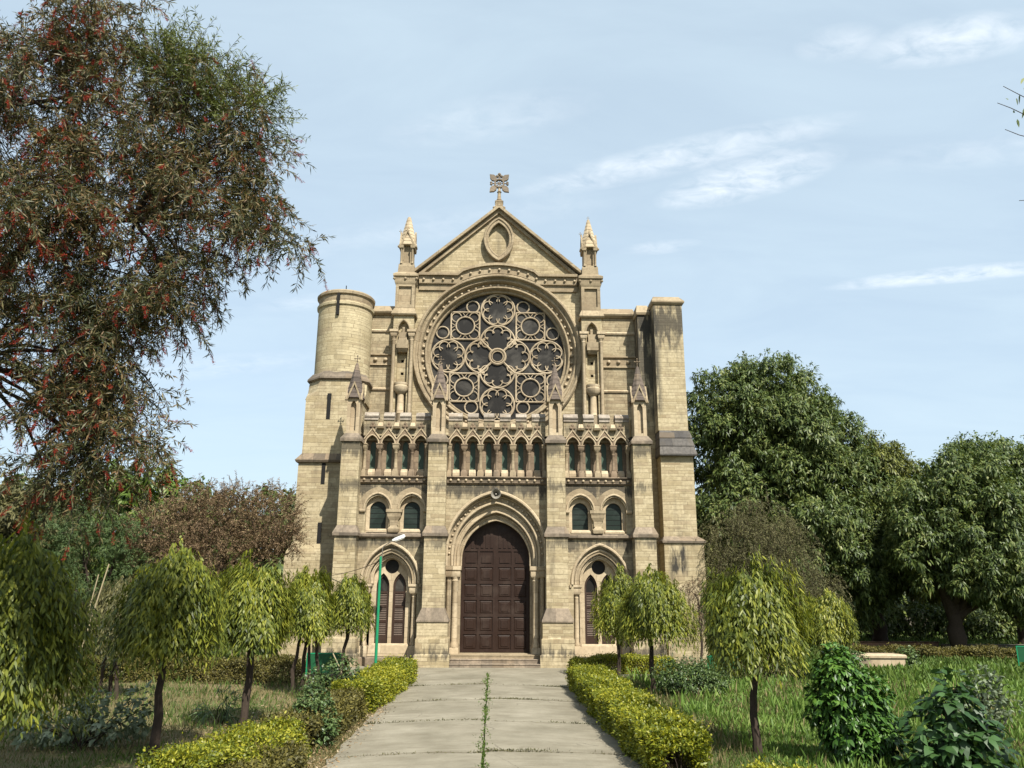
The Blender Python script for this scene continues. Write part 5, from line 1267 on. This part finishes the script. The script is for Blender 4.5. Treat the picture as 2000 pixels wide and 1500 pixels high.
# ------------------------------------------------------------ street furniture and small things
M['green_paint'] = plain('green_enamel_paint', (.012, .235, .105), .35, .5, 0, .15)
M['green_dark'] = plain('dark_green_board', (.010, .085, .032), .45, .4, 0, .2)
M['white_paint'] = plain('white_paint', (.72, .72, .68), .4, .5, 0, .06)
M['grey_metal'] = plain('galvanised_metal', (.19, .17, .14), .45, .5, .3, .15)
M['bamboo'] = plain('dry_bamboo', (.33, .27, .16), .7, .3, 0, .2)
M['brick'] = stone('old_red_brick', (.27, .14, .085), (.17, .09, .06), (.2, .16, .12), bw=.24, rh=.08, stain=.6)
M['old_wall'] = stone('grey_boundary_plaster', (.21, .19, .155), (.13, .115, .09), (.07, .06, .05), bw=1.2, rh=.5, stain=.9)
def lamp_post():
    o = empty('lamp_post', (-3.86, 27.7, 0), 'thin bright green lamp post with an angled white lamp before the left side window', 'lamp post')
    MB().tube([(0, 0, -.1), (.005, 0, 3.68)], [.052, .046], 10).lathe(0, 0, [(.085, 0), (.085, .05), (.06, .06)], 10).build('pole', M['green_paint'], o)
    MB().tube([(.04, 0, 3.3), (.055, 0, 3.95), (.09, 0, 4.02), (.42, 0, 4.24)], .018, 6).box(-.01, .07, -.03, .03, 3.42, 3.46).build('arm', M['grey_metal'], o)
    m = MB(); d = Vector((.44, 0, .165)).normalized(); n = Vector((-d.z, 0, d.x)); a = Vector((.38, 0, 4.22)); L = .46
    vs = []
    for t, w, h0, h1 in ((0, .045, -.03, .03), (.10, .075, -.045, .05), (.42, .085, -.05, .06), (.46, .06, -.03, .035)):
        c = a+d*t; vs += [c+n*h0+Vector((0, -w, 0)), c+n*h0+Vector((0, w, 0)), c+n*h1+Vector((0, w*.7, 0)), c+n*h1+Vector((0, -w*.7, 0))]
    fs = [(4*i+k, 4*i+(k+1) % 4, 4*i+4+(k+1) % 4, 4*i+4+k) for i in range(3) for k in range(4)]+[(3, 2, 1, 0), (12, 13, 14, 15)]
    h = m.add(vs, fs).build('lamp_head', M['white_paint'], o)
    c = a+d*.25-n*.055; g = MB(); vs = [c+d*x+n*z+Vector((0, y, 0)) for z in (0, -.025) for x, y in ((-.15, -.06), (.15, -.07), (.15, .07), (-.15, .06))]
    g.add(vs, [(0, 1, 2, 3), (7, 6, 5, 4), (0, 4, 5, 1), (1, 5, 6, 2), (2, 6, 7, 3), (3, 7, 4, 0)]).build('lens', plain('lamp_glass', (.5, .5, .46), .2, .5), h)
lamp_post()
tag(MB().tube(bend((-3.83, 27.7, 3.55), (-5.62, 28.42, 3.05), -.07, 10), .011, 5).build('cable', M['bark']), 'thin dark cable sagging from the lamp post to the left outer buttress', 'cable')
def board(loc, w, h, z, label, rot=0):
    o = empty('notice_board', loc, label, 'board'); o.rotation_euler.z = rot
    MB().loft([(z, -w/2, w/2, -.02, .02), (z+h, -w/2, w/2, -.02, .02)]).build('panel', M['green_dark'], o)
    f = MB()
    f.box(-w/2-.03, w/2+.03, -.028, .028, z+h, z+h+.035)
    f.box(-w/2-.03, -w/2, -.028, .028, z-.03, z+h); f.box(w/2, w/2+.03, -.028, .028, z-.03, z+h)
    f.build('frame', M['green_paint'], o)
    for q in (-1, 1): MB().box(q*(w/2+.015)-.018, q*(w/2+.015)+.018, -.018, .018, -.1, z-.03).build('leg', M['green_paint'], o)
board((-5.02, 24.9, 0), .95, .55, .14, 'blank dark green board standing among the trunks left of the path', .1)
board((7.35, 26.2, 0), .9, .35, .2, 'low green board half hidden behind the round bush on the right', -.1)
board((18.75, 28.3, 0), .8, .5, .25, 'green board cut off by the right edge of the photo', -.35)
def pole(a, b, r, label, m='bamboo'):
    tag(MB().tube(bend(a, b, -.03, 8), [r]*9, 7).build('bamboo_pole', M[m]), label, 'pole', 'leaning bamboo poles')
pole((-7.95, 15.6, 0), (-7.55, 16.0, 3.0),.013, 'pale leaning bamboo pole on the left lawn, taller of the two')
pole((-7.98, 15.7, 0), (-7.70, 15.95, 2.8),.011, 'pale leaning bamboo pole on the left lawn, thinner of the two')
tag(MB().tube([(-4.62, 24.2, .75), (-3.95, 23.2, -.05)], .018, 6).build('bamboo_stake', M['bamboo']), 'short slanting stake below the small weeping tree by the lamp post', 'stake')
def block(loc, label):
    o = empty('stone_block', loc, label, 'stone block')
    MB().loft([(-.1, -.85, .85, -.4, .4), (.36, -.85, .85, -.4, .4)]).build('base', M['pale'], o)
    MB().loft([(.36, -.90, .90, -.45, .45), (.44, -.90, .90, -.45, .45), (.47, -.86, .86, -.41, .41)]).build('slab', M['pale'], o)
    MB().loft([(-.1, -.88, -.42, -.62, -.41), (.30, -.86, -.44, -.60, -.41)]).build('step', M['weather'], o)
block((13.55, 28.9, 0), 'low pale stone block with a step lying on the far right lawn')
tag(MB().loft([(-.1, 15.5, 21.2, 38.6, 39.0), (.28, 15.5, 21.2, 38.6, 39.0), (.33, 15.45, 21.25, 38.55, 39.05)]).build('garden_wall', M['brick']), 'low red brick garden wall in front of the olive tree', 'wall')
tag(MB().loft([(-.1, 21.3, 40, 38.2, 38.6), (.2, 21.3, 40, 38.2, 38.6), (.24, 21.3, 40, 38.15, 38.65)]).build('garden_wall', M['old_wall']), 'low grey edging wall running under the thick black trunk', 'wall')
tag(MB().loft([(-.2, 8, 75, 66, 66.4), (2.3, 8, 75, 66, 66.4), (2.35, 8, 75, 65.9, 66.5), (2.5, 8, 75, 66.1, 66.3)]).build('boundary_wall', M['old_wall']), 'grey boundary wall far behind the trees on the right', 'wall')
tag(MB().loft([(-.2, -75, -7.9, 56, 56.4), (2.2, -75, -7.9, 56, 56.4), (2.3, -75, -7.9, 55.95, 56.45)]).build('boundary_wall', M['old_wall']), 'grey boundary wall far behind the trees on the left', 'wall')
tag(MB().loft([(-.1, -18.5, -11.5, 33.2, 35.2), (.03, -18.5, -11.5, 33.2, 35.2)]).build('cross_path', PM), None, None, None, 'structure')
# tree outside the right edge, whose twig tips reach into the picture
def edge_branch():
    rg = np.random.default_rng(120); o = empty('twiggy_tree', (9.6, 9.2, 0), 'nearly bare tree beyond the right edge, only its twig tips showing against the sky', 'tree')
    mb = MB(); trunk(mb, bend((0, 0, -.2), (-.2, 0, 3.4), 0, 4, rg, .04)+bend((-.2, 0, 3.4), (-.5, 0, 6.0), 0, 4, rg, .05)[1:], .16, .06, 9, rg); mb.build('trunk', M['bark'], o)
    li = MB(); lp = []
    X0 = np.array([9.6, 9.2, 0])
    for k in range(14):       # the rest of its open crown, outside the frame
        az = -1.9+3.8*k/13; st = Vector((-.3+.02*k, 0, 3.6+.17*k)); e = st+Vector((math.cos(az)*(1.6+rg.random()), math.sin(az)*(1.6+rg.random()), 1.2+1.6*rg.random()))
        li.tube(bend(st, e, .25, 6, rg, .06), [.05, .04, .03, .022, .016, .011, .006], 5)
        for _ in range(5):
            t = Vector(st).lerp(e, .45+.5*rg.random()); q = t+Vector(rg.normal(size=3)*.45)+Vector((.15, 0, .25)); li.tube(bend(t, q, .05, 4, rg, .02), [.012, .009, .007, .005, .003], 4)
            p = np.array(q)+rg.normal(size=(9, 3))*.13; lp.append(leaves(p, rdir(rg, 9)*.7+np.array([0, 0, -.8]), .12*(.7+.5*rg.random(9)), .035, rg, .2, 'lance'))
    for a, b, c in (((-.5, 0, 6.0), (-2.1, -.2, 8.5), (-2.8, -.2, 9.12)), ((-.5, 0, 6.0), (-2.2, -.2, 8.45), (-2.92, -.2, 8.86)), ((-.5, 0, 5.9), (-2.2, -.2, 8.1), (-2.88, -.2, 8.46)), ((-.4, 0, 5.6), (-2.2, -.2, 7.4), (-2.86, -.2, 7.42)), ((-.5, 0, 6), (-1.9, -.2, 9.3), (-2.35, -.2, 10.0))):
        li.tube(bend(a, b, .2, 5, rg, .03)+bend(b, c, .03, 4, rg, .012)[1:], [.05, .04, .03, .022, .016, .012, .008, .006, .005, .004], 5)
    li.build('limb', M['bark'], o)
    for c, n in (((-2.52, -.2, 9.0), 8), ((-2.55, -.2, 8.75), 7), ((-2.3, -.2, 9.1), 10), ((-2.2, -.2, 9.75), 10), ((-2.2, -.2, 8.6), 8)):
        p = np.array(c)+rg.normal(size=(n, 3))*np.array([.10, .1, .08]); lp.append(leaves(p, rdir(rg, n)*.7+np.array([-.2, 0, -.8]), .12*(.7+.5*rg.random(n)), .035, rg, .2, 'lance'))
    leaf_obj('leaf', lp, 'mango', o)
edge_branch()
